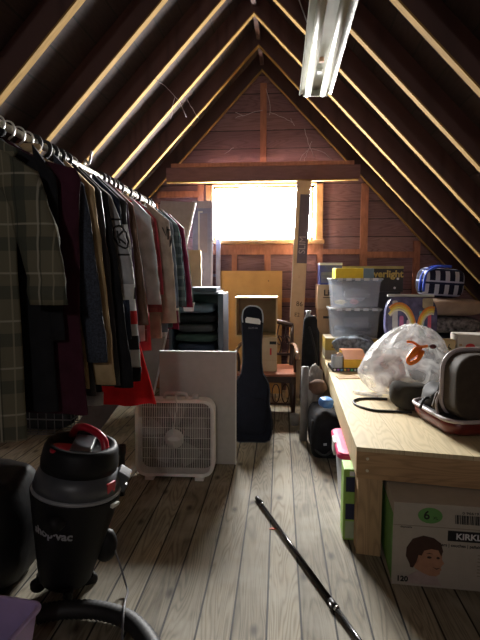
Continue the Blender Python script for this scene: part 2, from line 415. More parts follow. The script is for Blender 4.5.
def garment(name, label, cat, y, mat, hem, half=.21, thick=.0125, slv=.52, smat=None, cuff=None, collar=None, flare=0.0, seed=0, rz=0.0, sx=.02, sr=.050, hood=False, bend=0.0, hemmat=None):
    """a garment on its hanger; local origin on the rail, x across the shoulders, hem given as world height"""
    rnd = random.Random(seed*13+5)
    t = thing(name, label, cat, (ROD[0]+rnd.uniform(-.012, .012), y, ROD[1]), (0, 0, rz), 'clothes on the rail')
    zh = hem-ROD[1]; seg = 40; ph = rnd.uniform(0, 6)
    prof = [(-.050, .055, .022), (-.066, .075, .030), (-.088, .12, thick), (-.112, .165, thick*1.05), (-.138, half*.93, thick*1.1), (-.175, half*.985, thick*1.1), (-.24, half*.96, thick*1.1)]
    nb = 12
    for k in range(1, nb+1):
        f = k/nb; z = -.24+(zh+.24)*f
        prof.append((z, half*(.96-.04*math.sin(PI*f)) + flare*f**1.5, thick*(1.1+.3*f)+flare*.07*f))
    rings = []
    for (z, hw, th) in prof:
        f = max(0, (-z-.15)/max(.1, -zh-.15)); ring = []
        for i in range(seg):
            a = 2*PI*i/seg; c, s = math.cos(a), math.sin(a)
            x = hw*math.copysign(abs(c)**.8, c); yv = th*math.copysign(abs(s)**.7, s)
            fold = (math.sin(x*38+ph+z*2.5)*.0065+math.sin(x*71+ph*2-z*4)*.003)*min(1, f*1.6+.12)
            nz = noise.noise(Vector((x*6+seed*3, s*.6, z*5)))*.004*min(1, f*2+.3)
            zz = z - (.018*abs(c)**2*(1 if z > -.2 else 0)) + (noise.noise(Vector((x*5+seed, s, 3)))*.012 if f > .98 else 0)
            ring.append((x+nz, yv*(1+.25*math.sin(x*30+ph)*f)+fold+nz, zz))
        rings.append(ring)
    link('body', loft(B(), rings, caps=False), mat, t, smooth=True)
    sleeves = {}
    if slv:
        for s in (-1, 1):
            b = B(); P = []; n = 12; rs = []
            bx_ = half*.90; ang = .13+rnd.uniform(-.05, .05)
            for k in range(n+1):
                f = k/n
                P.append((s*(bx_+sx*math.sin(f*1.5)*1.2+slv*math.sin(ang)*f*.55-bend*f*f*.1), -bend*f*f*.25+rnd.uniform(-.004, .004), -.145-slv*f*.97))
                rs.append((sr*1.12-(sr*.34)*f, .86))
            rr = []
            for k, p in enumerate(P):
                r, q = rs[k]; rg = []
                for i in range(16):
                    a = 2*PI*i/16
                    wob = 1+.13*noise.noise(Vector((math.cos(a)*1.2+seed, p[2]*16, math.sin(a)*1.2+s)))
                    rg.append((p[0]+r*math.cos(a)*wob, p[1]+r*.34*math.sin(a)*wob, p[2]+(.055*(-s*math.cos(a))*(1-k/n)*1.0)))
                rr.append(rg)
            so = link('sleeve', loft(b, rr), smat or mat, t, smooth=True); sleeves[s] = (so, P, rs)
            if cuff:
                e = P[-1]; d = P[-2]
                link('cuff', loft(B(), [[(q[0]+(sr*.80*k_)*math.cos(2*PI*i/16), q[1]+(sr*.31*k_)*math.sin(2*PI*i/16), q[2]) for i in range(16)]
                     for q, k_ in ((Vector(e)+Vector((0, 0, .004)), 1.04), (Vector(e)-Vector((0, 0, .03)), 1.0), (Vector(e)-Vector((0, 0, .06)), .92))]), cuff, t, smooth=True)
    if collar:
        b = B(); pts = [(.062*math.cos(a), .030*math.sin(a)-.002, -.052+.012*math.sin(a)) for a in [2*PI*k/16 for k in range(16)]]
        tube(b, pts, .013, 8, closed=True); link('collar', b, collar, t, smooth=True)
    if hood:
        link('hood', blob(.085, .018, .10, .15, 4, seed, 3), mat, t, smooth=True, loc=(0, .02, -.13))
    if hemmat:
        b = B(); last = rings[-1]; r2 = [(p[0]*1.01, p[1]*1.05, p[2]-.035) for p in last]; r1 = [(p[0]*1.02, p[1]*1.12, p[2]+.02) for p in last]
        link('hem_band', loft(b, [r1, r2]), hemmat, t, smooth=True)
    return t, sleeves

PLAID1 = plaid('olive_plaid', (.115, .105, .070), [(0, .15, .0, .28, (.035, .04, .03), .75), (2, .15, .1, .38, (.04, .045, .035), .65), (0, .15, .50, .54, (.28, .26, .20), .7), (2, .15, .62, .66, (.28, .26, .20), .7), (0, .15, .80, .83, (.22, .20, .14), .6), (0, .075, .1, .16, (.02, .025, .02), .6)])
PLAID2 = plaid('rose_plaid', (.30, .09, .085), [(0, .09, 0, .35, (.14, .03, .035), .7), (2, .09, .2, .55, (.16, .035, .04), .6), (2, .09, .75, .82, (.4, .2, .18), .6)])
PLAID3 = plaid('teal_check', (.10, .14, .15), [(0, .07, 0, .3, (.04, .06, .07), .7), (2, .07, .2, .5, (.22, .27, .28), .5)])
JERSL = bands('banded_sleeve', 2, -1.0, 0.0, [(-1.0, (.01, .01, .012)), (-.98, (.62, .62, .62)), (-.84, (.012, .012, .014)), (-.78, (.62, .62, .62)), (-.73, (.50, .02, .02)), (-.67, (.62, .62, .62)), (-.62, (.012, .012, .014)), (-.57, (.62, .62, .62)), (-.30, (.02, .02, .022))])
c_black = cloth('black_cloth', (.010, .010, .012)); c_navy = cloth('navy_cloth', (.018, .024, .042)); c_tan = cloth('tan_cloth', (.40, .29, .16))
c_maroon = cloth('dark_maroon_cloth', (.040, .009, .018)); c_char = cloth('charcoal_cloth', (.035, .036, .04)); c_grey = cloth('grey_cloth', (.34, .34, .35))
c_light = cloth('pale_blue_cloth', (.52, .57, .62)); c_red = cloth('bright_red_cloth', (.72, .018, .022), .12); c_beige = cloth('beige_cloth', (.42, .35, .28))
c_slate = cloth('slate_cloth', (.10, .13, .17)); c_blue = cloth('dusty_blue_cloth', (.17, .22, .29)); c_green = cloth('bottle_green_cloth', (.03, .085, .06))
c_wine = cloth('wine_cloth', (.20, .022, .065)); c_rose = cloth('rose_cloth', (.42, .07, .10)); c_white = cloth('white_cloth', (.60, .60, .60)); c_plum = cloth('plum_cloth', (.07, .03, .07))
c_brown = cloth('brown_cloth', (.14, .085, .06)); c_denim = M('speckled_denim', (.026, .032, .048), .9, .6, 160)

GT = [ # name, category, label, y, mat, hem, kwargs
 ('plaid_shirt', 'shirt', 'olive and grey plaid flannel shirt, first on the rail', 1.45, PLAID1, .86, dict(half=.15, slv=.47, sx=.075, sr=.078, collar=PLAID1, thick=.014, bend=.05)),
 ('winter_coat', 'coat', 'plain black long coat straight behind the plaid flannel shirt', 1.535, c_black, .93, dict(half=.225, slv=.60, sr=.035, collar=c_black, sx=-.01)),
 ('long_dress', 'dress', 'very dark maroon long garment between the black coat and the speckled denim shirt', 1.598, c_maroon, .91, dict(half=.29, slv=0, thick=.02, flare=.01)),
 ('denim_shirt', 'shirt', 'speckled dark denim shirt just before the tan coat', 1.660, c_denim, .95, dict(half=.25, slv=.70)),
 ('long_coat', 'coat', 'tan camel-coloured long coat among the black clothes', 1.728, c_tan, .96, dict(half=.235, slv=.80, collar=c_tan, sr=.05)),
 ('jacket', 'jacket', 'glossy black jacket hanging directly behind the tan coat', 1.788, M('black_shell', (.012, .012, .014), .45, .2, 12, bump=.4), .92, dict(half=.25, slv=.82)),
 ('rain_coat', 'coat', 'long black coat with a grey band at its hem', 1.845, c_black, .90, dict(half=.255, slv=.84, hemmat=c_grey)),
 ('sweatshirt', 'sweatshirt', 'black sweatshirt with printed grey sleeves carrying a round black print', 1.925, c_black, .95, dict(half=.235, slv=.42, smat=c_grey, sx=.06, sr=.062, cuff=c_white)),
 ('pullover', 'pullover', 'dark navy pullover behind the grey-sleeved sweatshirt', 1.985, c_navy, .93, dict(half=.25, slv=.66)),
 ('sports_jersey', 'jersey', 'black jersey whose white sleeve has black and red squares', 2.05, c_black, .91, dict(half=.25, slv=.80, smat=JERSL, cuff=c_black, sr=.054)),
 ('knit_top', 'top', 'dark plum knitted top behind the banded jersey', 2.115, c_plum, .95, dict(half=.25, slv=.70)),
 ('cardigan', 'cardigan', 'dark brown cardigan just before the bare piece of rail', 2.185, c_brown, .96, dict(half=.25, slv=.62)),
 ('evening_dress', 'dress', 'bright red long dress hanging lowest of all the clothes', 2.53, c_red, .68, dict(half=.10, slv=0, flare=.18, thick=.012)),
 ('hoodie', 'hoodie', 'pale blue-white hoodie, first one past the bare piece of rail', 2.60, c_light, 1.02, dict(half=.215, slv=.55)),
 ('check_shirt', 'shirt', 'red and rose checked shirt beside the pale hoodie', 2.68, PLAID2, 1.0, dict(half=.215, slv=.60, collar=PLAID2)),
 ('fleece_top', 'fleece', 'plain rose red fleece with its hem showing under the beige hoodie', 2.745, c_rose, .94, dict(half=.215, slv=.5)),
 ('hooded_top', 'hoodie', 'beige hooded top with slanting dark letters on the shoulder', 2.83, c_beige, 1.0, dict(half=.255, slv=.68, sr=.06, hood=True)),
 ('work_shirt', 'shirt', 'dusty blue shirt hanging right behind the beige hooded top', 2.92, c_blue, 1.03, dict(half=.235, slv=.58)),
 ('tee_shirt', 'shirt', 'slate grey-blue shirt behind the dusty blue one', 2.99, c_slate, 1.02, dict(half=.24, slv=.60)),
 ('blouse', 'blouse', 'white blouse mostly hidden among the blue shirts', 3.05, c_white, .98, dict(half=.215, slv=.62)),
 ('flannel_shirt', 'shirt', 'dark teal checked shirt between the blue shirts and the wine-red top', 3.112, PLAID3, 1.04, dict(half=.25, slv=.60)),
 ('crew_sweater', 'sweater', 'crimson sweater end peeking out below the dark teal shirt', 3.178, c_red, 1.02, dict(half=.20, slv=.55)),
 ('polo_shirt', 'shirt', 'navy shirt next before the wine-red top', 3.24, c_navy, 1.05, dict(half=.25, slv=.6)),
 ('track_top', 'top', 'wine-red top with pale collar near the far end of the rail', 3.32, c_wine, 1.0, dict(half=.255, slv=.62, collar=c_grey)),
 ('grey_pullover', 'pullover', 'light grey pullover between the wine-red and green tops', 3.39, c_grey, 1.04, dict(half=.235, slv=.58)),
 ('training_top', 'top', 'bottle green top, last garment at the far end of the rail', 3.475, c_green, 1.04, dict(half=.24, slv=.60, collar=c_green, cuff=c_white)),
]
HL = {}
for i, (nm, cat, lab, y, mt, hem, kw) in enumerate(GT):
    rz = random.uniform(-.012, .012) if i else -.04
    t, sl = garment(nm, lab, cat, y, mt, hem, seed=i+1, rz=rz, **kw)
    HL[nm] = (t, sl)
    word = re.split(r",| (?:hanging|among|behind|between|just|first|straight|beside|mostly|next|near|peeking|last|directly|carrying|under|whose) ?", lab)[0]
    hk_ = 'dark' if (int(y*1000) // 7) % 3 != 0 else 'pale'
    hanger_at(y, 'hanger with %s hook holding the %s' % (hk_, word), rz)
# prints on two garments
def print_on_sleeve(nm, strokes, mat):
    t, sl = HL[nm]; so, P, rs = sl[1]
    b = B()
    for st in strokes:
        pts = []
        for (u, v) in st:    # u: around the sleeve (radians, 0 faces the camera), v: height
            k = max(range(len(P)), key=lambda q: -abs(P[q][2]-v)); p = Vector(P[k]); r = rs[k][0]*1.10
            a = -PI/2+u
            pts.append((p.x+r*math.cos(a), p.y+r*.37*math.sin(a), v))
        tube(b, pts, .004, 5)
    link('print', b, mat, t, smooth=True)
ring = [(.75+.55*math.cos(a), -.36+.045*math.sin(a)) for a in [2*PI*k/16 for k in range(17)]]
print_on_sleeve('sweatshirt', [ring, [(.45, -.385), (.45, -.335)], [(.45, -.36), (.9, -.335)], [(.45, -.36), (.95, -.388)], [(.2, -.43), (1.2, -.43)], [(.3, -.29), (1.2, -.29)]], BLACKINK)
print_on_sleeve('hooded_top', [[(.3, -.24), (.55, -.29), (.75, -.235)], [(.85, -.25), (.75, -.31)], [(.75, -.25), (1.2, -.255)], [(1.0, -.29), (.9, -.35), (1.3, -.30)]], BLACKINK)

# ------------------------------------------------------------ things below and behind the clothes
tote = thing('wire_basket', 'dark wire basket on the floor beneath the clothes', 'basket', (-2.03, 3.95, 0))
b = B()
for z in (.03, .16, .30, .45):
    tube(b, [(x, y, z) for x, y in ((-.29, -.15), (.29, -.15), (.29, .25), (-.29, .25))], .006, 6, closed=True)
for k in range(9):
    x = -.29+.58*k/8; tube(b, [(x, -.15, .03), (x, -.15, .45)], .004, 5); tube(b, [(x, .25, .03), (x, .25, .45)], .004, 5)
for k in range(7):
    y = -.15+.4*k/6
    for x in (-.29, .29): tube(b, [(x, y, .03), (x, y, .45)], .004, 5)
    tube(b, [(-.29, y, .03), (.29, y, .03)], .004, 5)
link('wire_mesh', b, M('dull_wire', (.16, .16, .17), .5, .1, metal=.5), tote)
for x in (-.27, .27):
    for y in (-.13, .23): link('foot', box(x-.015, x+.015, y-.015, y+.015, 0, .03), BLACKR, tote)
tag(link('dark_blanket', pillow(.50, .34, .36, seed=3), c_char, smooth=True, loc=(-2.03, 4.0, .04)), 'charcoal blanket bundled in the wire basket', 'blanket')
tag(link('white_bag', blob(.10, .08, .085, .25, 4, 3, 4, flat=-.05), M('bag_white', (.5, .5, .5), .5, .1), smooth=True, loc=(-1.95, 3.98, .46)), 'crumpled white plastic bag on the dark blanket in the basket', 'bag')
tag(link('grey_board', box(-.09, .09, -.008, .008, 0, .82), M('dull_grey_board', (.16, .16, .17), .6, .1), loc=(-1.62, 3.52, .0), rot=(-.12, .62, -.15), bevel=.003), 'narrow grey board leaning beneath the hanging red dress', 'board')

# ------------------------------------------------------------ white board behind the fan
bd = thing('foam_board', 'large pale grey flat panel leaning behind the box fan', 'board', (-.60, 3.36, 0), (-.045, 0, .02))
link('panel', box(-.27, .285, 0, .03, .002, .83), M('pale_grey_panel', (.46, .445, .425), .7, .05), bd, bevel=.003)
link('edge_strip', box(.285, .292, -.001, .031, .002, .83), M('panel_edge', (.75, .75, .72), .6, .05), bd)

# ------------------------------------------------------------ box fan
FANM = M('fan_enamel', (.88, .87, .83), .4, .05)
fan = thing('box_fan', 'white box fan with a carry handle standing on the floorboards', 'fan', (-.70, 3.08, 0), (-.04, 0, .03))
def fan_ring(x0, x1, z0, z1, r, y): return [(px, y, pz) for px, pz in rrect(x0, x1, z0, z1, r)]
b = B(); A = (-.268, .268, .022, .545, .075); I = (-.248, .248, .042, .525, .06)
loft_r = [fan_ring(*I, 0.0), fan_ring(*A, -.004), fan_ring(*A, .12), fan_ring(*I, .116), fan_ring(*I, 0.0)]
loft(b, loft_r, caps=False); link('housing', b, FANM, fan, smooth=False, bevel=.003)
for yy, nm in ((.004, 'front_grille'), (.112, 'rear_grille')):
    b = B()
    nb_ = 41 if nm == 'front_grille' else 71
    for k in range(nb_):
        x = -.244+.488*k/(nb_-1); tube(b, [(x, yy, .045), (x, yy, .522)], .0019 if nb_ == 41 else .0029, 4)
    for k in range(7):
        z = .075+.42*k/6; tube(b, [(-.247, yy+.003, z), (.247, yy+.003, z)], .0016, 4)
    g = link(nm, b, M('grille_white', (.85, .85, .82), .45, .05) if nm == 'front_grille' else M('grille_shaded', (.06, .055, .05), .6, .1), fan)  # rear grille coloured dark to give the shade inside the fan
b = B(); lathe(b, [(.0, -.012), (.045, -.010), (.062, -.004), (.066, .008), (.0, .010)], 24)
hub = link('hub_badge', b, M('hub_grey', (.60, .60, .57), .4, .05), fan, smooth=True, loc=(0, .0, .285), rot=(PI/2, 0, 0))
link('hub_label', prism(B(), [(-.045, -.004), (-.02, -.014), (.02, -.014), (.045, -.004), (.045, .004), (.02, .014), (-.02, .014), (-.045, .004)], -.0165, -.0125), M('hub_label_white', (.68, .68, .66), .4, .05), fan, loc=(0, 0, .285))
rot = link('motor', lathe(B(), [(0, -.03), (.055, -.025), (.055, .03), (0, .035)], 20), BLACKM, fan, smooth=True, loc=(0, .062, .285), rot=(PI/2, 0, 0))
for k in range(5):
    a0 = 2*PI*k/5+.3; b = B(); rings = []
    for j in range(8):
        f = j/7; r = .05+.165*f; half = .16+.20*math.sin(min(1, f*1.1)*PI*.62)
        ring = []
        for i in range(9):
            t = -1+2*i/8; a = a0+t*half; ring.append((r*math.cos(a), .062+t*.028, .285+r*math.sin(a)))
        rings.append(ring)
    vs = [[b.verts.new(p) for p in q] for q in rings]; vt = [[b.verts.new((p[0], p[1]+.003, p[2])) for p in q] for q in rings]
    for L_ in (vs, vt):
        for p, q in zip(L_, L_[1:]):
            for i in range(8): b.faces.new((p[i], p[i+1], q[i+1], q[i]))
    link('blade', b, M('blade_grey', (.26, .26, .25), .5, .05), fan, smooth=True)
b = B(); tube(b, [(-.078, .06, .545), (-.072, .06, .568), (-.055, .06, .580), (.055, .06, .580), (.072, .06, .568), (.078, .06, .545)], .011, 8, sm=3)
link('carry_handle', b, WHITEP, fan, smooth=True)
link('speed_knob', lathe(B(), [(0, .545), (.022, .545), (.020, .572), (.010, .576), (0, .576)], 16), WHITEP, fan, smooth=True, loc=(.135, .06, 0))
b = B(); tube(b, [(.03, .03, .588), (.012, -.008, .575), (.02, -.012, .50), (.01, -.012, .44), (-.008, -.012, .30), (.0, -.012, .22), (.004, -.012, .12)], .0045, 6, sm=4)
link('power_cord', b, WHITEP, fan, smooth=True)
for s in (-1, 1): link('foot', box(s*.17-.03, s*.17+.03, -.02, .14, 0, .025), FANM, fan, bevel=.004)

# ------------------------------------------------------------ shop vacuum
vac = thing('shop_vacuum', 'large black wet and dry vacuum with red lid handle and clamp', 'vacuum cleaner', (-.945, 1.93, 0), (.0, .15, .25))
VACB = M('vac_black', (.006, .006, .007), .55, .15, spec=.25)
VACG = M('vac_grey', (.07, .075, .085), .4, .1)
VACR = M('vac_red', (.42, .012, .03), .35, .08)
link('tank', lathe(B(), [(0, .05), (.100, .05), (.112, .07), (.139, .20), (.189, .45), (.191, .47), (0, .47)], 36), VACB, vac, smooth=False, bevel=.004)
link('tank_rim', lathe(B(), [(0, .468), (.186, .468), (.190, .476), (.186, .486), (0, .486)], 36), M('vac_rim', (.26, .27, .29), .35, .05), vac, smooth=True)
link('motor_skirt', lathe(B(), [(0, .484), (.183, .484), (.176, .53), (.158, .575), (0, .575)], 36), VACG, vac, smooth=True)
link('motor_head', lathe(B(), [(0, .57), (.160, .57), (.163, .60), (.155, .655), (.145, .675), (.125, .676), (.115, .655), (0, .650)], 36), VACB, vac, smooth=True)
b = B(); bx(b, -.04, .05, -.11, .10, .648, .675); link('top_plate', b, VACG, vac, bevel=.008)
b = B(); tube(b, [(.02, .115, .66), (.025, .10, .700), (.03, .05, .722), (.04, -.03, .722), (.05, -.08, .700), (.05, -.105, .655)], [.017]*31, 10, sm=6)
link('top_handle', b, VACR, vac, smooth=True, rot=(0, 0, .70))
link('switch_panel', prism(B(), rrect(-.115, -.02, -.12, -.02, .03), .655, .672, 'z'), VACR, vac, bevel=.005)
for a in (-.55, 2.6):
    c, s = math.cos(a), math.sin(a)
    b = box(-.016, .016, -.028, .028, .455, .545); l = link('latch', b, VACR, vac, bevel=.005, loc=(.188*c, .188*s, 0), rot=(0, -.05, a))
    link('latch_clip', box(.010, .022, -.022, .022, .448, .462), WHITEP, vac, loc=(.188*c, .188*s, 0), rot=(0, 0, a))
b = B(); bx(b, .155, .215, -.01, .05, .50, .56, rot=(.3, .5, 0)); bx(b, .18, .21, .0, .04, .46, .50, rot=(0, .4, 0))
link('hose_clip', b, VACG, vac, bevel=.006)
link('inlet_port', tube(B(), [(-.02, -.13, .40), (-.06, -.21, .40)], .035, 14), VACB, vac, smooth=True)
for a in (.25, 1.75, 3.4, 5.0):
    c, s = math.cos(a), math.sin(a)
    link('wheel_arm', box(.06, .12, -.022, .022, .05, .08), VACB, vac, bevel=.006, rot=(0, 0, a))
    link('caster', lathe(B(), [(0, -.016), (.026, -.016), (.032, -.008), (.032, .008), (.026, .016), (0, .016)], 16), BLACKR, vac, smooth=True, loc=(.11*c, .11*s, .034), rot=(PI/2, 0, a))
link('cord_wrap', blob(.052, .045, .075, .05, 3, 2, 3), VACB, vac, smooth=True, loc=(.155, .02, .20))
# lettering wrapped round the tank, facing the camera
let = text('lettering', 'shop\u00b7vac', .052, M('vac_letter', (.30, .31, .32), .5, .05), vac, (0, 0, 0), bold=.0015)
me = let.data; let.rotation_euler = (0, 0, 0); BASEA = -PI/2-.38
for v in me.vertices:
    x, y, z = v.co; a = BASEA+x/.168; r = .1685+z
    zz = .335+y; rr = .139+(zz-.20)*(.050/.25)+.0014+z
    v.co = (rr*math.cos(a), rr*math.sin(a), zz)
hs = thing('vacuum_hose', 'thick black corrugated hose coiled on the floor beside the vacuum', 'hose', (-.75, 1.585, 0))
pts = smoothpts([(-.20, .12, .05), (-.10, .16, .046), (.04, .17, .043), (.18, .12, .043), (.30, .0, .043), (.37, -.14, .043), (.38, -.30, .043), (.33, -.45, .043)], 14)
link('hose_tube', tube(B(), pts, [.033+.004*(i % 2) for i in range(len(pts))], 14), BLACKR, hs, smooth=True)
cordv = tag(link('power_cord', tube(B(), [(-.735, 1.99, .17), (-.70, 1.97, .10), (-.665, 1.94, .03), (-.645, 1.90, .03), (-.62, 1.82, .07), (-.60, 1.735, .102), (-.58, 1.65, .098), (-.56, 1.56, .03), (-.54, 1.44, .007)], .0045, 6, sm=5), M('cord_grey', (.10, .10, .11), .5, .1), smooth=True), 'thin grey power cord drooping from the vacuum over its hose', 'cord')
tag(link('crevice_nozzle', loft(B(), [[(r*math.cos(2*PI*k/14), r*math.sin(2*PI*k/14), z) for k in range(14)] for r, z in ((.022, 0), (.022, .03), (.018, .26), (.024, .28), (.024, .33), (.020, .33), (.018, .30))]), BLACKR, smooth=True, loc=(-.985, 2.83, .003), rot=(.05, .06, 0)), 'short black vacuum nozzle tube standing beside the box fan', 'nozzle')
tag(link('added_dark_sack', pillow(.44, .44, .52, p=3, amp=.03, seed=31), M('added_dark_plastic', (.008, .008, .009), .5, .2, 12, bump=.4, spec=.3), smooth=True, loc=(-1.33, 2.0, 0)), 'black sack added to darken the floor beside the wet and dry vacuum', 'sack')  # added dark mass that supplies the gloom left of the vacuum
# lavender tub
LAV = M('lavender_plastic', (.58, .44, .80), .4, .05)
tub = thing('lavender_tub', 'lavender plastic tub at the foot of the black vacuum', 'tub', (-1.06, 1.36, 0), (0, 0, -.12))
def tubmesh(x0, x1, y0, y1, h, t, ins):
    b = B(); o = lambda k, z, i=0: [(p[0], p[1], z) for p in rrect(x0+k+i, x1-k-i, y0+k+i, y1-k-i, .03)]
    loft(b, [o(ins, 0), o(ins, .002), o(0, h), o(0, h, t), o(ins, .012, t)], caps=True); return b
link('shell', tubmesh(-.20, .22, -.20, .17, .245, .004, .03), LAV, tub, smooth=False)
b = B(); tube(b, [(p[0], p[1], .245) for p in rrect(-.205, .225, -.205, .175, .035)], .009, 8, closed=True); link('rim', b, LAV, tub, smooth=True)
tag(link('white_cloth', blob(.13, .09, .13, .2, 4, 5, 4), M('white_rag', (.55, .55, .55), .9, .1), smooth=True, loc=(-1.10, 1.42, .20)), 'white cloth bundled up in the lavender tub', 'cloth')

# ------------------------------------------------------------ extension wand on the floor
wd = thing('vacuum_wand', 'long black telescopic tube lying across the open floorboards', 'tube', (-.130, 2.834, .0155), (0, 0, math.atan2(1.7116-2.8344, .3119+.1299)))
Lw = 1.45
link('lower_tube', tube(B(), [(.06, 0, 0), (.99, 0, 0)], .0112, 12), M('black_gloss_tube', (.012, .012, .013), .18, .1), wd, smooth=True)
link('upper_tube', tube(B(), [(.99, 0, 0), (Lw, 0, 0)], .0098, 12), M('black_satin_tube', (.014, .014, .015), .25, .1), wd, smooth=True)
link('end_socket', tube(B(), [(0, 0, 0), (.012, 0, 0), (.085, 0, 0)], .0145, 12), BLACKM, wd, smooth=True)
link('socket_ring', tube(B(), [(.085, 0, 0), (.10, 0, 0)], .0138, 12), CHROME, wd, smooth=True)
link('locking_collar', tube(B(), [(.97, 0, 0), (1.02, 0, 0)], .0135, 12), BLACKM, wd, smooth=True)
link('collar_ring', tube(B(), [(1.02, 0, 0), (1.03, 0, 0)], .0138, 12), CHROME, wd, smooth=True)
link('lock_button', box(.985, 1.005, -.018, -.010, -.005, .005), STEEL, wd, bevel=.002)
tag(link('paper_scrap', prism(B(), [(-.02, -.006), (.0, -.010), (.022, .002), (.012, .008), (-.012, .007)], 0, .004, 'z'), M('orange_scrap', (.55, .10, .04), .7, .1), loc=(-.027, 2.507, 0)), 'tiny orange scrap on the floorboards next to the tube', 'scrap')

# ------------------------------------------------------------ workbench
BZ = .55
wb = thing('workbench', 'low pale pine workbench covered with boxes and bags', 'workbench', (0, 0, 0))
FS = -.15
def fy(x, d=0.0): return 2.31+d+FS*(x-.38)      # the front edge runs slightly askew
link('top', prism(B(), [(.380, fy(.38)), (2.02, fy(2.02)), (2.02, 5.36), (.455, 5.36)], BZ-.022, BZ, 'z'), PINE, wb, bevel=.002)
link('side_apron', prism(B(), [(.383, fy(.383, .034)), (.421, fy(.421, .034)), (.494, 5.34), (.456, 5.34)], .395, BZ-.022, 'z'), PINEX, wb, bevel=.002)
fa = link('front_apron', prism(B(), [(.382, fy(.382)), (2.02, fy(2.02)), (2.02, fy(2.02, .034)), (.382, fy(.382, .034))], .393, BZ-.022, 'z'), PINEF, wb, bevel=.002)
link('back_apron', box(.496, 2.0, 5.30, 5.335, .395, BZ-.022), PINEF, wb)
for zz in (.495, .435): link('screw', tube(B(), [(.432, fy(.432, .002), zz), (.432, fy(.432, -.004), zz)], .0075, 10), M('screw_zinc', (.72, .66, .5), .4, .05), fa)
for x, y in ((1.88, 2.18), (.50, 4.22), (1.9, 3.75), (.50, 5.2), (1.9, 5.2)):
    link('leg', box(x, x+.088, y, y+.088, 0, BZ-.022), PINEL, wb, bevel=.002)
link('leg', prism(B(), [(.392, fy(.392, .002)), (.506, fy(.506, .002)), (.506, 2.41), (.392, 2.41)], 0, .393, 'z'), PINEL, wb, bevel=.002)

# ---- diaper carton under the bench
CREAM = M('cream_carton', (.42, .38, .31), .7, .05)
dp = thing('diaper_carton', 'cream diaper carton with a baby picture under the bench front', 'carton', (.512, 2.085, 0), (0, 0, -.06))
DW, DH = .66, .388
link('box_shell', box(0, DW, 0, .38, 0, DH), CREAM, dp, bevel=.003)
link('green_side', box(-.0015, 0, .01, .37, .02, DH-.06), M('leaf_green_print', (.12, .30, .06), .7, .1), dp)
link('flap_line', box(.0, DW, -.0012, 0, .282, .284), M('flap_line_brown', (.25, .22, .17), .8, .05), dp)  # thin brown line across the carton front at the flap
link('size_badge', prism(B(), disc(.155, .335, .052, .036), -.002, 0), M('badge_green', (.12, .30, .08), .7, .05), dp)
text('size_number', '6', .055, BLACKINK, dp, (.140, -.0025, .335), bold=.001)
text('size_text', 'XL', .018, BLACKINK, dp, (.178, -.0025, .325))
b = B(); rb = random.Random(3); x = .26
while x < .41:
    w_ = rb.choice((.002, .003, .005)); bx(b, x, x+w_, -.002, 0, .305, .345); x += w_+rb.choice((.002, .003, .004))
link('barcode', b, BLACKINK, dp)
text('barcode_digits', '0 96619 21', .016, BLACKINK, dp, (.335, -.002, .356), sx=1.3)
link('brand_plate', box(.232, .537, -.002, 0, .225, .272), BLACKINK, dp)
text('brand_lettering', 'KIRKLAND', .038, WHITEINK, dp, (.362, -.003, .2475), bold=.001, sx=1.05)
text('product_lettering', 'diapers | couches | pa\u00f1ales', .019, BLACKINK, dp, (.175, -.002, .205), align='LEFT', bold=.0003)
text('small_lettering', 'disposable', .012, BLACKINK, dp, (.03, -.002, .276), align='LEFT')
text('count_lettering', '120', .034, BLACKINK, dp, (.045, -.004, .032), bold=.0012)
for k in range(9): pass
b = B()
for z in (.165, .150, .135, .115, .100, .085, .070): bx(b, .36, .50, -.0015, 0, z, z+.004)
link('fine_print', b, M('grey_ink', (.28, .25, .2), .8, .05), dp)
pic = [('baby_shirt', [(.06, .012), (.075, .05), (.11, .075), (.16, .07), (.195, .05), (.215, .012)], (.42, .33, .30), .0012),
       ('baby_face', [(.085, .11), (.082, .16), (.10, .195), (.15, .205), (.195, .19), (.212, .16), (.212, .135), (.222, .118), (.213, .108), (.208, .098), (.212, .088), (.205, .080), (.205, .068), (.190, .055), (.160, .056), (.13, .068), (.10, .085)], (.42, .22, .13), .0020),
       ('baby_ear', disc(.098, .128, .016, .022), (.34, .17, .10), .0026),
       ('baby_hair', [(.075, .105), (.058, .14), (.060, .18), (.085, .222), (.13, .24), (.175, .232), (.205, .21), (.215, .175), (.208, .15), (.195, .178), (.165, .182), (.135, .172), (.125, .148), (.112, .150), (.104, .118), (.09, .088), (.078, .09)], (.055, .025, .015), .0030)]
for nm, poly, colr, d in pic:
    link(nm, prism(B(), poly, -d, 0), M(nm+'_print', colr, .75, .1, 30), dp)
for nm, poly in (('baby_eye', disc(.158, .142, .010, .005, 10)), ('baby_eye', disc(.195, .142, .007, .005, 10)), ('baby_eyebrow', [(.145, .158), (.158, .163), (.172, .158), (.158, .160)]), ('baby_mouth', [(.175, .098), (.19, .092), (.205, .097), (.19, .088)])):
    link(nm, prism(B(), poly, -.0034, -.001), M('dark_print', (.04, .02, .015), .75, .1), dp)

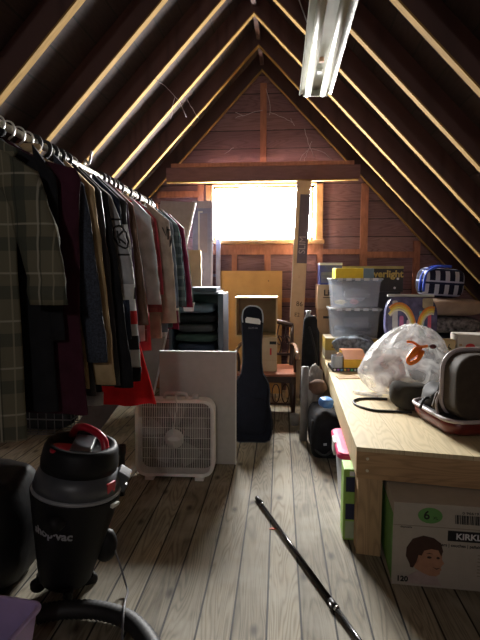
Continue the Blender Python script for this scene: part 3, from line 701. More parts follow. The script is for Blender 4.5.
# ---- things stored beside the bench, under its edge
gb = thing('diaper_pack', 'green and navy pack standing upright beside the bench leg', 'pack', (.338, 2.43, 0), (0, 0, -.03))
link('pack_shell', box(0, .15, 0, .13, 0, .385), M('lime_green_print', (.30, .52, .10), .55, .1), gb, bevel=.006)
for z0, z1, m_ in ((.265, .345, NAVYP), (.115, .20, NAVYP), (.012, .105, M('pale_green_print', (.42, .50, .33), .6, .1))):
    link('printed_band', box(.012, .1505, -.0015, .1305, z0, z1), m_, gb)
link('white_patch', box(.03, .10, -.0022, 0, .350, .375), WHITEINK, gb)
wbn = thing('storage_bin', 'clear white storage bin with a hot pink lid under the bench', 'bin', (.352, 2.65, 0), (0, 0, -.02))
link('bin_shell', tubmesh(0, .40, 0, .42, .365, .004, .025), seethrough('milky_plastic', (.70, .72, .76), .75, .3), wbn)
b = B(); loft(b, [[(p[0], p[1], z) for p in rrect(-.018+k, .418-k, -.018+k, .438-k, .045)] for k, z in ((.0, .355), (-.004, .36), (-.004, .378), (.004, .388), (.03, .390))]); link('lid', b, PINK, wbn, smooth=False)
link('lid_latch', box(-.028, -.008, .16, .28, .31, .392), WHITEP, wbn, bevel=.005)
bb = thing('duffel_bag', 'black bag slumped on the floor under the bench edge', 'bag', (.36, 3.66, 0), (0, 0, .05))
link('bag_body', pillow(.24, .40, .37, p=6, amp=.03, seed=4), cloth('black_nylon', (.014, .014, .017)), bb, smooth=True)
link('strap', tube(B(), [(-.11, -.12, .30), (-.125, -.16, .18), (-.10, -.20, .10), (-.03, -.215, .06), (.04, -.21, .12)], .009, 8, sm=4), BLACKR, bb, smooth=True)
for q in ((-.06, -.19, .20), (-.03, -.20, .14)): link('buckle', box(q[0]-.012, q[0]+.012, q[1]-.006, q[1]+.006, q[2]-.008, q[2]+.008), STEEL, bb)
tag(link('blue_package', pillow(.09, .12, .07, p=3, amp=.014, seed=9), M('sky_blue_plastic', (.10, .26, .62), .3, .3, 12), smooth=True, loc=(.345, 3.56, .392), rot=(.1, .12, .4)), 'crinkled sky blue package on top of the black bag', 'package')
tag(link('crumpled_bag', blob(.085, .12, .24, .30, 5, 11, 4, flat=-.2), M('dull_white_plastic', (.20, .18, .165), .5, .2, 9), smooth=True, loc=(.31, 4.18, .34)), 'crumpled whitish plastic bag hanging under the far bench corner', 'bag')
tag(link('grey_tube', tube(B(), [(0, 0, 0), (.01, .02, .62)], .032, 12), M('grey_tube', (.22, .21, .21), .5, .1), smooth=True, loc=(.205, 3.93, 0)), 'grey tube standing upright beside the black bag', 'tube')
tag(link('brown_bundle', blob(.07, .07, .06, .2, 4, 4, 3), c_brown, smooth=True, loc=(.315, 3.88, .47)), 'small brown cloth bundle behind the blue package', 'cloth')
# folded black chair bag standing against the gable
bc = thing('chair_bag', 'tall narrow black carry bag standing beside the wooden chair', 'bag', (.285, 4.55, 0), (.03, .0, .1))
link('bag_body', loft(B(), [[(r*math.cos(2*PI*k/20)*1.0, r*.8*math.sin(2*PI*k/20), z) for k in range(20)] for r, z in ((.05, 0), (.075, .02), (.082, .35), (.075, .75), (.065, .95), (.05, .99))]), cloth('black_canvas', (.016, .017, .02)), bc, smooth=True)
link('drawstring_end', loft(B(), [[(r*math.cos(2*PI*k/12)-.02, r*math.sin(2*PI*k/12), z) for k in range(12)] for r, z in ((.035, .985), (.018, 1.01), (.030, 1.04))]), M('pale_cord_end', (.42, .44, .46), .6, .1), bc, smooth=True)
link('carry_strap', tube(B(), [(-.02, -.062, .90), (.03, -.10, .70), (.05, -.10, .55), (.03, -.075, .35)], .009, 8, sm=4), BLACKR, bc, smooth=True)
tag(link('folding_chair_bag', loft(B(), [[(r*math.cos(2*PI*k/16), r*.8*math.sin(2*PI*k/16), z) for k in range(16)] for r, z in ((.04, 0), (.06, .02), (.065, .4), (.055, .80), (.03, .86))]), cloth('navy_black_canvas', (.014, .015, .022)), smooth=True, loc=(.345, 4.82, 0), rot=(.0, .0, 0)), 'shorter dark bag squeezed behind the tall black carry bag', 'bag')
tag(link('white_cup', loft(B(), [[(r*math.cos(2*PI*k/14), r*math.sin(2*PI*k/14), z) for k in range(14)] for r, z in ((.035, 0), (.045, .10), (.042, .10), (.033, .01))]), M('dull_white', (.30, .29, .28), .5, .1), smooth=True, loc=(.145, 4.33, 0)), 'small whitish cup on the floor before the black carry bag', 'cup')

# ------------------------------------------------------------ wooden armchair with things on it
CHW = M('dark_chair_wood', (.04, .018, .012), .35, .2, 8)
ch = thing('armchair', 'dark wooden armchair with scrolled arms and red-brown seat', 'chair', (-.12, 4.42, 0))
link('seat', box(-.275, .275, 0, .50, .425, .452), M('red_brown_seat', (.36, .115, .055), .35, .12, 6), ch, bevel=.008)
link('seat_rail', box(-.262, .262, .012, .485, .365, .425), CHW, ch, bevel=.004)
for s in (-1, 1):
    link('leg', tube(B(), [(s*.255, .03, 0), (s*.25, .03, .18), (s*.252, .03, .425)], [.016, .024, .026], 10), CHW, ch, smooth=True)
    link('leg', tube(B(), [(s*.25, .50, 0), (s*.245, .475, .42), (s*.25, .53, .86)], [.018, .024, .018], 10), CHW, ch, smooth=True)
    arm = [(s*.25, .50, .66), (s*.272, .36, .675), (s*.282, .20, .665), (s*.285, .08, .655), (s*.288, .015, .645), (s*.288, .0, .62), (s*.286, .02, .60), (s*.284, .04, .612)]
    link('arm', tube(B(), arm, .018, 10, sm=4), M('arm_wood', (.30, .19, .13), .25, .15), ch, smooth=True)
    link('arm_post', tube(B(), [(s*.27, .12, .45), (s*.265, .10, .55), (s*.28, .06, .645)], .014, 8, sm=3), CHW, ch, smooth=True)
b = B()
tube(b, [(-.26, .53, .85), (-.12, .545, .885), (0, .55, .895), (.12, .545, .885), (.26, .53, .85)], .024, 8, sm=4)
tube(b, [(-.25, .49, .56), (.25, .49, .56)], .014, 8)
for k in range(6):
    x = -.20+.4*k/5
    tube(b, [(x, .49, .56), (x+.02, .50, .66), (x-.02, .52, .76), (x, .54, .87)], .008, 6, sm=3)
    tube(b, [(x+.03*math.cos(a), .51, .70+.045*math.sin(a)) for a in [2*PI*q/12 for q in range(12)]], .006, 5, closed=True)
link('openwork_back', b, CHW, ch, smooth=True)
b = B()
tube(b, [(-.25, .03, .16), (.25, .03, .16)], .011, 8)
for k in range(5):
    x = -.18+.36*k/4
    tube(b, [(x+.035*math.cos(a), .03, .26+.09*math.sin(a)) for a in [2*PI*q/14 for q in range(14)]], .006, 5, closed=True)
link('openwork_apron', b, CHW, ch, smooth=True)
sc_ = thing('small_carton', 'small sealed brown carton standing on the armchair seat', 'carton', (-.108, 4.62, .4545))
link('box_shell', box(-.10, .085, -.10, .16, 0, .325), CARDP, sc_, bevel=.003)
link('tape_line', box(-.10, .085, -.1012, -.10, .108, .111), CARD, sc_)
link('dark_label', box(.015, .078, -.1012, -.10, .262, .29), BLACKINK, sc_)
link('red_mark', box(.018, .034, -.1012, -.10, .16, .225), REDINK, sc_)
tag(link('hidden_carton', box(-.072, .068, -.10, .16, 0, .325), CARD, bevel=.003, loc=(-.288, 4.62, .4545)), 'brown carton on the chair seat hidden behind the guitar bag neck', 'carton')
op = thing('open_crate', 'open-fronted wooden crate on top of the cartons on the chair', 'crate', (-.225, 4.61, .781))
CRW = M('crate_wood', (.52, .37, .18), .65, .12, 8)
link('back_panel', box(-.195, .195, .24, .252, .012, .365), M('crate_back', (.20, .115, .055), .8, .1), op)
link('base_panel', box(-.20, .20, -.03, .252, 0, .012), CRW, op)
link('top_panel', box(-.205, .205, -.03, .252, .365, .380), CRW, op, bevel=.002)
for s in (-1, 1): link('side_panel', box(min(s*.20, s*.188), max(s*.20, s*.188), -.028, .25, .012, .365), CRW, op)
link('knot_mark', prism(B(), disc(0, .0, .02), .004, .0, 'y'), BLACKINK, op, loc=(-.06, .236, .22))

# ------------------------------------------------------------ guitar gig bag
GB = cloth('gig_nylon', (.007, .008, .014), .2)
gg = thing('guitar_bag', 'black padded guitar bag standing upright before the chair', 'guitar bag', (-.215, 3.88, 0), (-.05, 0, .04))
gp = [(-.02, .003), (.10, .0), (.140, .02), (.158, .08), (.160, .16), (.152, .24), (.140, .30), (.134, .36), (.138, .42), (.132, .48), (.110, .53), (.084, .57), (.072, .66), (.070, .80), (.078, .95), (.082, 1.03), (.072, 1.09), (.040, 1.118), (.0, 1.122)]
full = gp+[(-x-.012, z) for x, z in gp[::-1] if x > 0]
def inset(poly, k):
    cx = sum(p[0] for p in poly)/len(poly)
    return [((p[0]-(-.006))*k-.006, p[1]*(1 if k > .99 else 1) + (0 if k > .99 else (.012 if p[1] < .5 else -.012))) for p in poly]
b = B(); loft(b, [[(p[0], y, p[1]) for p in inset(full, k)] for k, y in ((.90, -.062), (1.0, -.042), (1.0, .042), (.90, .062))])
link('bag_body', b, GB, gg, bevel=.012)
link('edge_piping', tube(B(), [(p[0], -.044, p[1]) for p in full], .005, 6, closed=True), M('piping_grey', (.05, .055, .07), .6, .1), gg, smooth=True)
link('headstock_piping', tube(B(), [(x, -.056, z) for x, z in ((-.082, .99), (-.088, 1.03), (-.078, 1.09), (-.04, 1.122), (0, 1.124), (.035, 1.118), (.070, 1.09), (.080, 1.03), (.078, .99))], .006, 6, sm=2), M('pale_piping', (.36, .37, .40), .5, .05), gg, smooth=True)
link('white_band', prism(B(), [(-.062, 1.02), (-.05, 1.035), (.05, 1.02), (.062, 1.00), (.058, .975), (-.062, .99)], -.072, -.058), WHITEP, gg, bevel=.003)
text('lettering', 'GUITAR', .022, M('dim_lettering', (.16, .16, .18), .6, .05), gg, (0, -.0665, .945))
link('front_pocket', pillow(.24, .05, .30, p=5, amp=.004, seed=2), GB, gg, smooth=True, loc=(-.005, -.06, .08))
link('zip_pull', tube(B(), [(.15, -.05, .22), (.165, -.055, .16), (.16, -.06, .11)], .006, 6, sm=2), BLACKR, gg, smooth=True)

# ------------------------------------------------------------ against the far gable, left of the window
gpn = thing('wall_sheet', 'tall grey sheet leaning in the corner behind the clothes', 'panel', (-1.10, 5.18, 0), (-.07, 0, .02))
link('sheet', prism(B(), [(-.62, 0), (-.32, 0), (.155, 2.17), (-.22, 2.19)], 0, .02), M('mauve_grey_panel', (.25, .225, .24), .7, .08), gpn)
link('white_edge', prism(B(), [(-.32, 0), (-.303, 0), (.174, 2.165), (.155, 2.17)], -.002, .022), M('bright_edge', (.62, .62, .66), .5, .05), gpn)
dr = thing('blue_door', 'tall blue-grey door leaf with a white slot beside the window', 'door leaf', (-.875, 5.33, 0), (-.06, 0, 0))
BLUP = M('blue_grey_paint', (.20, .215, .34), .5, .08)
link('leaf', box(-.115, .115, 0, .03, 0, 2.19), BLUP, dr, bevel=.003)
link('slot_trim', box(-.05, -.035, -.003, 0, 1.62, 2.08), WHITEP, dr)
link('slot_trim', box(-.05, .0, -.003, 0, 2.07, 2.085), WHITEP, dr)
link('inset_panel', box(-.03, .055, -.002, 0, 1.62, 2.06), M('inset_mauve', (.22, .20, .26), .6, .05), dr)
link('edge_strip', box(.095, .118, -.004, 0, 0, 2.19), M('pale_blue_edge', (.40, .42, .56), .5, .05), dr)
link('top_rail', box(-.118, .118, -.012, .03, 2.12, 2.20), M('mauve_rail', (.30, .27, .32), .6, .05), dr)
bs = thing('upright_frame', 'narrow pale blue upright frame under the window corner', 'frame', (-.725, 5.38, 0), (-.07, 0, 0))
link('upright', box(-.005, .045, 0, .025, 0, 1.78), M('pale_blue_paint', (.32, .35, .50), .5, .06), bs, bevel=.002)
link('crosspiece', box(-.06, -.005, 0, .02, 1.35, 1.38), BLUP, bs); link('crosspiece', box(-.06, -.005, 0, .02, .75, .78), BLUP, bs)
tc_ = thing('tan_carton', 'flat tan cardboard sheet standing in front of the blue door leaf', 'cardboard', (-.915, 4.98, 0), (-.03, 0, .03))
link('sheet', box(-.09, .085, 0, .03, 0, 1.63), CARDP, tc_); link('torn_edge', prism(B(), [(.085, 0), (.085, 1.62), (.092, 1.55), (.088, 1.47), (.095, 1.40), (.089, 1.3), (.094, 1.1), (.090, .9), (.092, 0)], -.002, .032), M('torn_pale', (.70, .60, .38), .8, .1), tc_)
bcard = thing('golden_board', 'wide golden plywood board leaning under the window', 'board', (-.35, 5.46, 0), (-.05, 0, 0))
link('sheet', box(-.37, .375, 0, .012, 0, 1.415), CARDG, bcard)
for q in ((.22, 1.30), (.255, 1.13), (.28, 1.10), (.24, 1.06), (-.25, 1.0)): link('nail_hole', prism(B(), disc(q[0], q[1], .006), -.001, .0), BLACKINK, bcard)
# tall narrow carton in front of the window
tb = thing('tall_carton', 'very tall narrow carton leaning against the window', 'carton', (.150, 5.28, 0), (-.052, .045, 0))
link('box_shell', box(-.075, .075, 0, .09, 0, 2.40), CARDP, tb, bevel=.003)
link('white_edge', box(-.081, -.070, -.004, .0, .9, 2.40), M('pale_box_edge', (.62, .56, .50), .7, .05), tb)
link('dark_panel', box(-.035, .075, -.0015, 0, 1.50, 2.25), M('purple_grey_print', (.10, .075, .10), .6, .08), tb)
text('lettering', 'SLIM', .10, M('faded_print', (.34, .28, .30), .7, .05), tb, (.018, -.003, 1.70), rot=(PI/2, -PI/2, 0), sx=1.0)
text('small_lettering', '86', .075, BLACKINK, tb, (.02, -.0015, 1.05)); text('small_lettering', 'E2', .06, BLACKINK, tb, (.0, -.0015, .93))
text('small_lettering', 'ii', .05, CARD, tb, (.0, -.0015, 1.35))

# ------------------------------------------------------------ dark shelf of folded clothes behind the panel
sh = thing('storage_rack', 'dark blue-grey open rack holding folded clothes beyond the pale panel', 'rack', (-.735, 4.40, 0))
SHM = M('slate_rack', (.045, .055, .08), .5, .1)
link('side_panel', box(.165, .215, 0, .45, 0, 1.20), SHM, sh, bevel=.003); link('side_panel', box(-.30, -.27, 0, .45, 0, 1.20), SHM, sh)
link('top_shelf', box(-.27, .165, .02, .45, 1.195, 1.215), SHM, sh)
for z in (.10, .36, .61): link('shelf', box(-.27, .165, .02, .45, z, z+.02), SHM, sh)
link('back_sheet', box(-.27, .165, .44, .45, 0, 1.19), BLACKM, sh)
fcol = [('charcoal', c_char), ('black', c_black), ('slate', c_slate), ('black', c_black), ('dark green', c_green)]
labs = ['folded slate jeans at the top of the stack in the dark rack', 'folded black trousers second from the top in the dark rack', 'folded charcoal trousers third from the top in the dark rack', 'folded bottle green cloth fourth from the top in the dark rack', 'folded navy cloth at the bottom of the stack in the dark rack']
for i, (lb, m_) in enumerate(zip(labs, (c_slate, c_black, c_char, M('dark_green_fold', (.018, .035, .030), .9, .2, 14), c_navy))):
    z = 1.105-.092*(i+1)+.0
    tag(link('folded_trousers', pillow(.37+.03*(i % 2), .36, .088, p=5, amp=.008, seed=i), m_, smooth=True, loc=(-.79, 4.58, z)), lb, 'folded clothes', 'folded clothes in the rack')
tag(link('flat_case', box(-.20, .17, -.16, .16, 0, .04), SHM, bevel=.006, loc=(-.76, 4.62, 1.215)), 'flat slate case lying on top of the dark rack', 'case')

# ------------------------------------------------------------ on the bench: the far stack of boxes
c1 = thing('brown_carton', 'plain brown carton at the bottom of the stack by the gable', 'carton', (.40, 5.12, BZ))
link('box_shell', box(0, .26, 0, .27, 0, .455), CARD, c1, bevel=.003); link('tape_strip', box(.06, .2, -.001, 0, .36, .385), BLACKINK, c1)
c2 = thing('printed_carton', 'brown carton with black printed word, middle of the far stack', 'carton', (.395, 5.115, BZ+.455))
link('box_shell', box(0, .255, 0, .27, 0, .262), CARDP, c2, bevel=.003)
text('lettering', 'Lite', .085, BLACKINK, c2, (.13, -.002, .175), bold=.0025); link('underline', box(.06, .22, -.0012, 0, .122, .130), BLACKINK, c2)
link('printed_mark', box(.15, .18, -.0012, 0, .06, .09), CARD, c2); link('fold_line', box(0, .255, -.001, 0, .105, .107), CARD, c2)
c3 = thing('blue_carton', 'blue box with a white rim, topmost of the far stack', 'box', (.413, 5.125, BZ+.717))
link('box_shell', box(0, .235, 0, .24, 0, .222), M('royal_blue_print', (.045, .06, .25), .5, .1), c3, bevel=.004)
link('white_rim', box(-.002, .237, -.003, .242, .205, .23), M('rim_white', (.60, .64, .75), .5, .05), c3)
link('label_panel', box(.02, .237, -.002, 0, .02, .13), M('slate_label', (.13, .15, .24), .6, .1), c3)
for z in (.05, .09, .135): link('label_line', box(.03, .20, -.003, 0, z, z+.005), M('blue_line', (.06, .07, .20), .6, .1), c3)
# dark bin and game box behind the clear bins
dk = thing('black_bin', 'tall black storage bin behind the clear plastic bins', 'bin', (.68, 5.12, BZ))
link('bin_shell', tubmesh(0, .56, 0, .28, .60, .006, .02), M('bin_black', (.012, .012, .014), .5, .1), dk)
link('bin_lid', box(-.012, .572, -.012, .292, .60, .645), M('bin_lid_black', (.016, .016, .018), .45, .1), dk, bevel=.008)
gm = thing('board_game', 'dark board game box with golden lettering on the black bin', 'board game', (.655, 5.12, BZ+.645))
link('box_shell', box(0, .62, 0, .26, 0, .262), M('game_black', (.03, .025, .018), .5, .15), gm, bevel=.003)
link('gold_edge', box(-.001, .621, -.002, .262, .238, .265), M('game_gold', (.36, .30, .10), .5, .15), gm)
text('lettering', 'overlight', .10, M('gold_print', (.52, .38, .08), .5, .1), gm, (.44, -.003, .182), bold=.003)
text('small_lettering', 'NY', .05, M('gold_print', (.52, .38, .08), .5, .1), gm, (.29, -.003, .105))
link('white_dot', prism(B(), disc(.565, .135, .012), -.003, 0), WHITEINK, gm); link('white_dot', prism(B(), disc(.535, .04, .012), -.003, 0), WHITEINK, gm)
# carton base under the clear bins
yb = thing('yellow_carton', 'pale yellow flat carton beneath the two clear bins', 'carton', (.45, 4.72, BZ))
link('box_shell', box(0, .50, 0, .32, 0, .205), M('pale_carton', (.48, .42, .32), .75, .06), yb, bevel=.003)
link('yellow_band', box(-.001, .501, -.0015, .32, .085, .2), M('mustard_print', (.50, .36, .07), .7, .08), yb)
link('printed_line', box(.06, .2, -.0022, 0, .108, .124), M('brown_print', (.22, .12, .04), .7, .05), yb)
CLEAR = seethrough('clear_bin_plastic', (.62, .66, .73), .34, .18, .4)
def clear_bin(z, label, lidlab):
    t = thing('storage_bin', label, 'bin', (.505, 4.745, z), (0, 0, .01), 'clear bins on the bench')
    h = .285; b = B(); o = lambda k, zz: [(p[0], p[1], zz) for p in rrect(k, .475-k, k, .34-k, .03)]
    loft(b, [o(.024, 0), o(.020, .004), o(0, h-.03), o(-.010, h-.03), o(-.010, h-.012), o(0.004, h-.012), o(.024, .012)], caps=True)
    link('bin_shell', b, CLEAR, t)
    link('lid', box(-.014, .489, -.014, .354, h-.012, h+.004), seethrough('bin_lid_plastic', (.6, .62, .66), .7, .25), t, bevel=.004)
    for k in range(5): link('lid_tab', box(.05+.085*k, .10+.085*k, -.020, -.012, h-.018, h+.006), M('tab_white', (.66, .67, .70), .4, .05), t, bevel=.002)
    link('bin_label', box(.13, .36, .016, .0175, .10, .20), seethrough('bin_panel', (.55, .57, .62), .35, .3), t)
    return t
clear_bin(BZ+.207, 'lower clear plastic bin with crumpled things inside, on the yellow carton', '')
clear_bin(BZ+.50, 'upper clear plastic bin with white tabbed lid under the yellow game box', '')
ins = [('yellow_sponge', .055, .03, .022, (.65, .50, .14), (.60, 4.84, 1.100), 'pale yellow lump seen inside the upper clear bin'), ('pink_toy', .04, .03, .025, (.60, .22, .20), (.735, 4.84, 1.105), 'pinkish lump seen inside the upper clear bin'),
       ('white_packing', .12, .055, .06, (.55, .55, .57), (.77, 4.96, 1.17), 'crumpled white packing filling the upper clear bin'), ('grey_packing', .10, .07, .045, (.40, .41, .44), (.83, 4.92, .85), 'crumpled grey packing in the lower clear bin'), ('dark_cable', .055, .045, .03, (.10, .11, .12), (.61, 4.91, .83), 'dark tangled cable lump in the lower clear bin')]
for nm, a, b_, c, colr, lc, lb in ins:
    tag(link(nm, blob(a, b_, c, .35, 5, len(nm), 3), M(nm+'_m', colr, .6, .15, 12), smooth=True, loc=lc), lb, 'bin contents')
yg = thing('game_box', 'bright yellow game box with grey-blue end on the top bin lid', 'game box', (.535, 4.74, BZ+.50+.290), (0, 0, .02))
link('box_shell', box(0, .27, 0, .22, 0, .095), M('bright_yellow_print', (.78, .56, .02), .5, .06), yg, bevel=.003)
link('end_band', box(.27, .37, 0, .22, 0, .095), M('grey_blue_print', (.16, .24, .29), .5, .08), yg, bevel=.003)
link('white_top', box(.01, .26, .01, .21, .095, .0962), M('pale_yellow_print', (.75, .68, .40), .5, .06), yg)
# craft kit, flaps and clothes in front of the bins
ck = thing('craft_kit', 'yellow and brown craft kit box with coloured dots along its base', 'kit box', (.455, 4.10, BZ), (0, 0, .06))
link('tray', box(0, .30, 0, .26, 0, .032), M('tray_black', (.03, .03, .035), .5, .1), ck, bevel=.003)
dots = [(.7, .7, .7), (.3, .1, .5), (.05, .3, .6), (.6, .5, .05), (.5, .1, .1), (.1, .5, .2), (.7, .7, .7), (.1, .15, .5), (.6, .3, .05), (.05, .5, .4)]
for k, c in enumerate(dots): link('colour_dot', prism(B(), disc(.02+.029*k, .016, .010, .010, 10), -.002, 0), M('dot_%d' % k, c, .5, .05), ck)
link('yellow_front', box(.10, .29, .01, .022, .032, .105), M('kit_yellow', (.70, .40, .02), .5, .08), ck)
link('brown_lid', prism(B(), [(.01, .105), (.14, .165), (.24, .165), (.24, .15), (.14, .15), (.012, .095)], .10, .29, 'x'), M('kit_brown', (.32, .12, .045), .55, .08), ck)
for x in (.10, .282): link('kit_side', prism(B(), [(.012, .032), (.012, .10), (.14, .155), (.24, .155), (.24, .032)], x, x+.008, 'x'), M('kit_yellow', (.70, .40, .02), .5, .08), ck)
link('grey_compartment', tubmesh(0, .095, .005, .12, .10, .004, .002), M('kit_grey', (.33, .36, .42), .5, .08), ck, loc=(0, 0, .032))
link('open_flap', prism(B(), [(.03, .10), (.075, .165), (.11, .125), (.095, .10)], .08, .088), M('flap_pink', (.60, .42, .32), .7, .05), ck)
tag(link('grey_clothes', pillow(.36, .22, .15, p=3, amp=.045, seed=6), M('print_grey_cloth', (.20, .24, .28), .9, .7, 30), smooth=True, loc=(.69, 4.53, BZ+.092)), 'crumpled grey-blue patterned clothes behind the craft kit', 'clothes')
tag(link('shallow_box', box(-.13, .14, -.13, .13, 0, .075), CARD, bevel=.003, loc=(.67, 4.53, BZ-.001)), 'shallow brown box under the crumpled grey-blue clothes', 'box')
tag(link('cardboard_scrap', box(-.085, .09, -.06, .05, 0, .006), M('brown_scrap', (.30, .20, .10), .8, .1), loc=(.55, 3.88, BZ), rot=(0, 0, .15)), 'thin brown cardboard strip lying before the craft kit', 'cardboard')

# rainbow gift bag and the linen pile by the eaves
rb_ = thing('rainbow_package', 'clear zipped package printed with rainbows behind the rubbish bag', 'package', (.86, 3.86, BZ+.286), (-.10, 0, -.03))
link('pack_body', pillow(.40, .13, .375, p=8, amp=.006, seed=8), M('rainbow_ground', (.10, .10, .20), .25, .5, 16), rb_, smooth=True, loc=(.18, .06, 0))
for cx, cz, r0 in ((.08, .12, .20), (.33, .12, .17)):
    for k, c in enumerate([(.75, .25, .05), (.8, .5, .05), (.8, .7, .2), (.7, .65, .55)]):
        r = r0-.017*k
        pts = [(cx+r*.62*math.cos(a), -.007, cz+r*math.sin(a)) for a in [PI*.03+PI*.94*q/14 for q in range(15)]]
        pts = [p for p in pts if .0 < p[0] < .355]
        link('rainbow_stripe', tube(B(), pts, .009, 6), M('stripe_%d' % k, c, .4, .05), rb_, smooth=True)
for x0, x1, z0, z1, c in ((.03, .07, .02, .34, (.55, .55, .58)), (.085, .115, .10, .22, (.55, .16, .35)), (.14, .18, .04, .19, (.60, .50, .60)), (.235, .275, .05, .26, (.12, .38, .45)), (.30, .325, .02, .27, (.62, .10, .16)), (.26, .34, .28, .36, (.36, .30, .20))):
    link('printed_figure', prism(B(), rrect(x0, x1, z0, z1, .012, 3), -.010, -.003), M('fig_%d' % int(x0*1000), c, .4, .15, 40), rb_)
link('zip_top', box(.0, .36, .03, .06, .372, .392), M('zip_grey', (.50, .52, .48), .4, .08), rb_, bevel=.004)
tag(link('grey_crate', tubmesh(-.12, .12, -.12, .12, .28, .006, .01), M('crate_grey', (.12, .12, .13), .5, .1), loc=(.97, 3.93, BZ)), 'dark grey crate holding up the rainbow package', 'crate')
pl = [('stacked_pillow', .56, .42, .30, c_char, .55, 'dark grey pillow at the bottom of the linen pile', 'pillow', 11), ('patterned_blanket', .56, .40, .14, M('dark_pattern', (.14, .13, .125), .9, .9, 34), .862, 'dark patterned blanket folded beneath the tan one', 'blanket', 12), ('tan_blanket', .58, .40, .145, M('tan_fleece', (.30, .215, .15), .95, .2, 9), 1.018, 'tan folded blanket under the checked quilt bag', 'blanket', 13)]
for nm, a, b_, c, m_, z, lb, ct, sd in pl:
    tag(link(nm, pillow(a, b_, c, p=5, amp=.014, seed=sd), m_, smooth=True, loc=(1.48, 4.45, z)), lb, ct)
qb = thing('quilt_bag', 'blue, white and black checked quilt rolled in its clear bag', 'quilt', (1.455, 4.56, 1.168), (0, .06, 0))
QM = plaid('quilt_check', (.42, .43, .50), [(0, .085, .45, 1.0, (.012, .014, .03), 1.0), (2, .12, .0, .16, (.015, .02, .05), 1.0), (2, .12, .16, .28, (.40, .42, .55), .9), (2, .36, .9, 1.0, (.05, .10, .50), .9)])
link('quilt_roll', pillow(.40, .30, .265, p=3.2, amp=.010, seed=14), QM, qb, smooth=True)
for k, (x, yy) in enumerate(((-.185, -.05), (-.165, -.10))): link('blue_binding', tube(B(), [(x, yy, .05), (x-.008, yy-.02, .14), (x+.02, yy, .22), (x+.10, yy, .275), (x+.22, yy, .285)], .012, 8, sm=4), M('royal_blue_cloth', (.03, .08, .50), .7, .1), qb, smooth=True)
# boxes at the far right
tag(link('dark_storage_box', box(-.26, .24, -.14, .16, 0, .222), M('dark_box', (.05, .045, .042), .7, .1), bevel=.006, loc=(1.37, 3.84, BZ)), 'dark box hidden behind the suitcase under the white carton', 'box')
wx = thing('white_carton', 'white carton with a red mark beside the tan paper box', 'carton', (1.345, 3.73, BZ+.222), (0, 0, -.05))
link('box_shell', box(0, .225, 0, .18, 0, .155), M('white_carton_m', (.58, .54, .48), .6, .05), wx, bevel=.003)
link('red_mark', prism(B(), disc(.095, .065, .035, .024), -.002, 0), REDINK, wx); link('grey_mark', box(.015, .035, -.0015, 0, .07, .085), CARD, wx)
tx = thing('paper_box', 'small tan box with black brush writing next to the white carton', 'box', (1.20, 3.72, BZ+.222), (0, 0, .03))
link('box_shell', box(0, .130, 0, .12, 0, .112), M('warm_paper', (.68, .55, .30), .7, .06), tx, bevel=.002)
b = B()
for st in ([(.085, .085), (.075, .055), (.09, .05), (.07, .03)], [(.06, .03), (.10, .025)], [(.08, .06), (.10, .045)], [(.035, .06), (.05, .03)], [(.05, .05), (.03, .025)]):
    tube(b, [(x, -.001, z) for x, z in st], .0035, 5)
link('brush_writing', b, BLACKINK, tx)
link('brown_base', box(-.001, .126, -.0015, 0, 0, .022), CARD, tx)
tag(link('red_pouch', pillow(.085, .075, .085, p=3, amp=.006, seed=4), M('dull_red_cloth', (.30, .03, .035), .7, .2), smooth=True, loc=(1.145, 3.805, BZ+.223)), 'small dull red pouch next to the tan paper box', 'pouch')
tag(link('green_paper', prism(B(), [(-.05, -.02), (-.02, .03), (.02, .03), (.04, -.03), (.02, -.04)], 0, .07, 'z'), M('mint_paper', (.46, .60, .46), .6, .2, 8), loc=(1.155, 3.725, BZ+.224), rot=(0, 0, .3)), 'mint green paper lump between the rubbish bag and the tan paper box', 'paper')

# ------------------------------------------------------------ white rubbish bag
bagm, nt_, bs_ = newmat('thin_white_plastic')
bs_.inputs['Base Color'].default_value = (.70, .69, .68, 1); bs_.inputs['Roughness'].default_value = .28
tcn = N(nt_, 'ShaderNodeTexCoord'); nz_ = N(nt_, 'ShaderNodeTexNoise'); nz_.inputs['Scale'].default_value = 9; nz_.inputs['Detail'].default_value = 5; nz_.inputs['Distortion'].default_value = 1.5
nt_.links.new(tcn.outputs['Object'], nz_.inputs['Vector'])
rp_ = ramp(nt_, [(.35, (.22, .22, .22)), (.65, (.74, .74, .74))]); nt_.links.new(nz_.outputs['Fac'], rp_.inputs[0])
bp_ = N(nt_, 'ShaderNodeBump'); bp_.inputs['Strength'].default_value = .7; bp_.inputs['Distance'].default_value = .03
nt_.links.new(nz_.outputs['Fac'], bp_.inputs['Height']); nt_.links.new(bp_.outputs[0], bs_.inputs['Normal'])
tr_ = N(nt_, 'ShaderNodeBsdfTransparent'); mx_ = N(nt_, 'ShaderNodeMixShader')
nt_.links.new(rp_.outputs[0], mx_.inputs[0]); tl_ = N(nt_, 'ShaderNodeBsdfTranslucent'); tl_.inputs[0].default_value = (.80, .79, .78, 1)
m3_ = N(nt_, 'ShaderNodeMixShader'); m3_.inputs[0].default_value = .35
nt_.links.new(bs_.outputs[0], m3_.inputs[1]); nt_.links.new(tl_.outputs[0], m3_.inputs[2])
nt_.links.new(tr_.outputs[0], mx_.inputs[1]); nt_.links.new(m3_.outputs[0], mx_.inputs[2])
nt_.links.new(mx_.outputs[0], nt_.nodes['Material Output'].inputs[0])
tbg = thing('rubbish_bag', 'bulging white rubbish bag with orange drawstring on the bench', 'bag', (.885, 3.40, BZ))
b = B(); bmesh.ops.create_icosphere(b, subdivisions=5, radius=1)
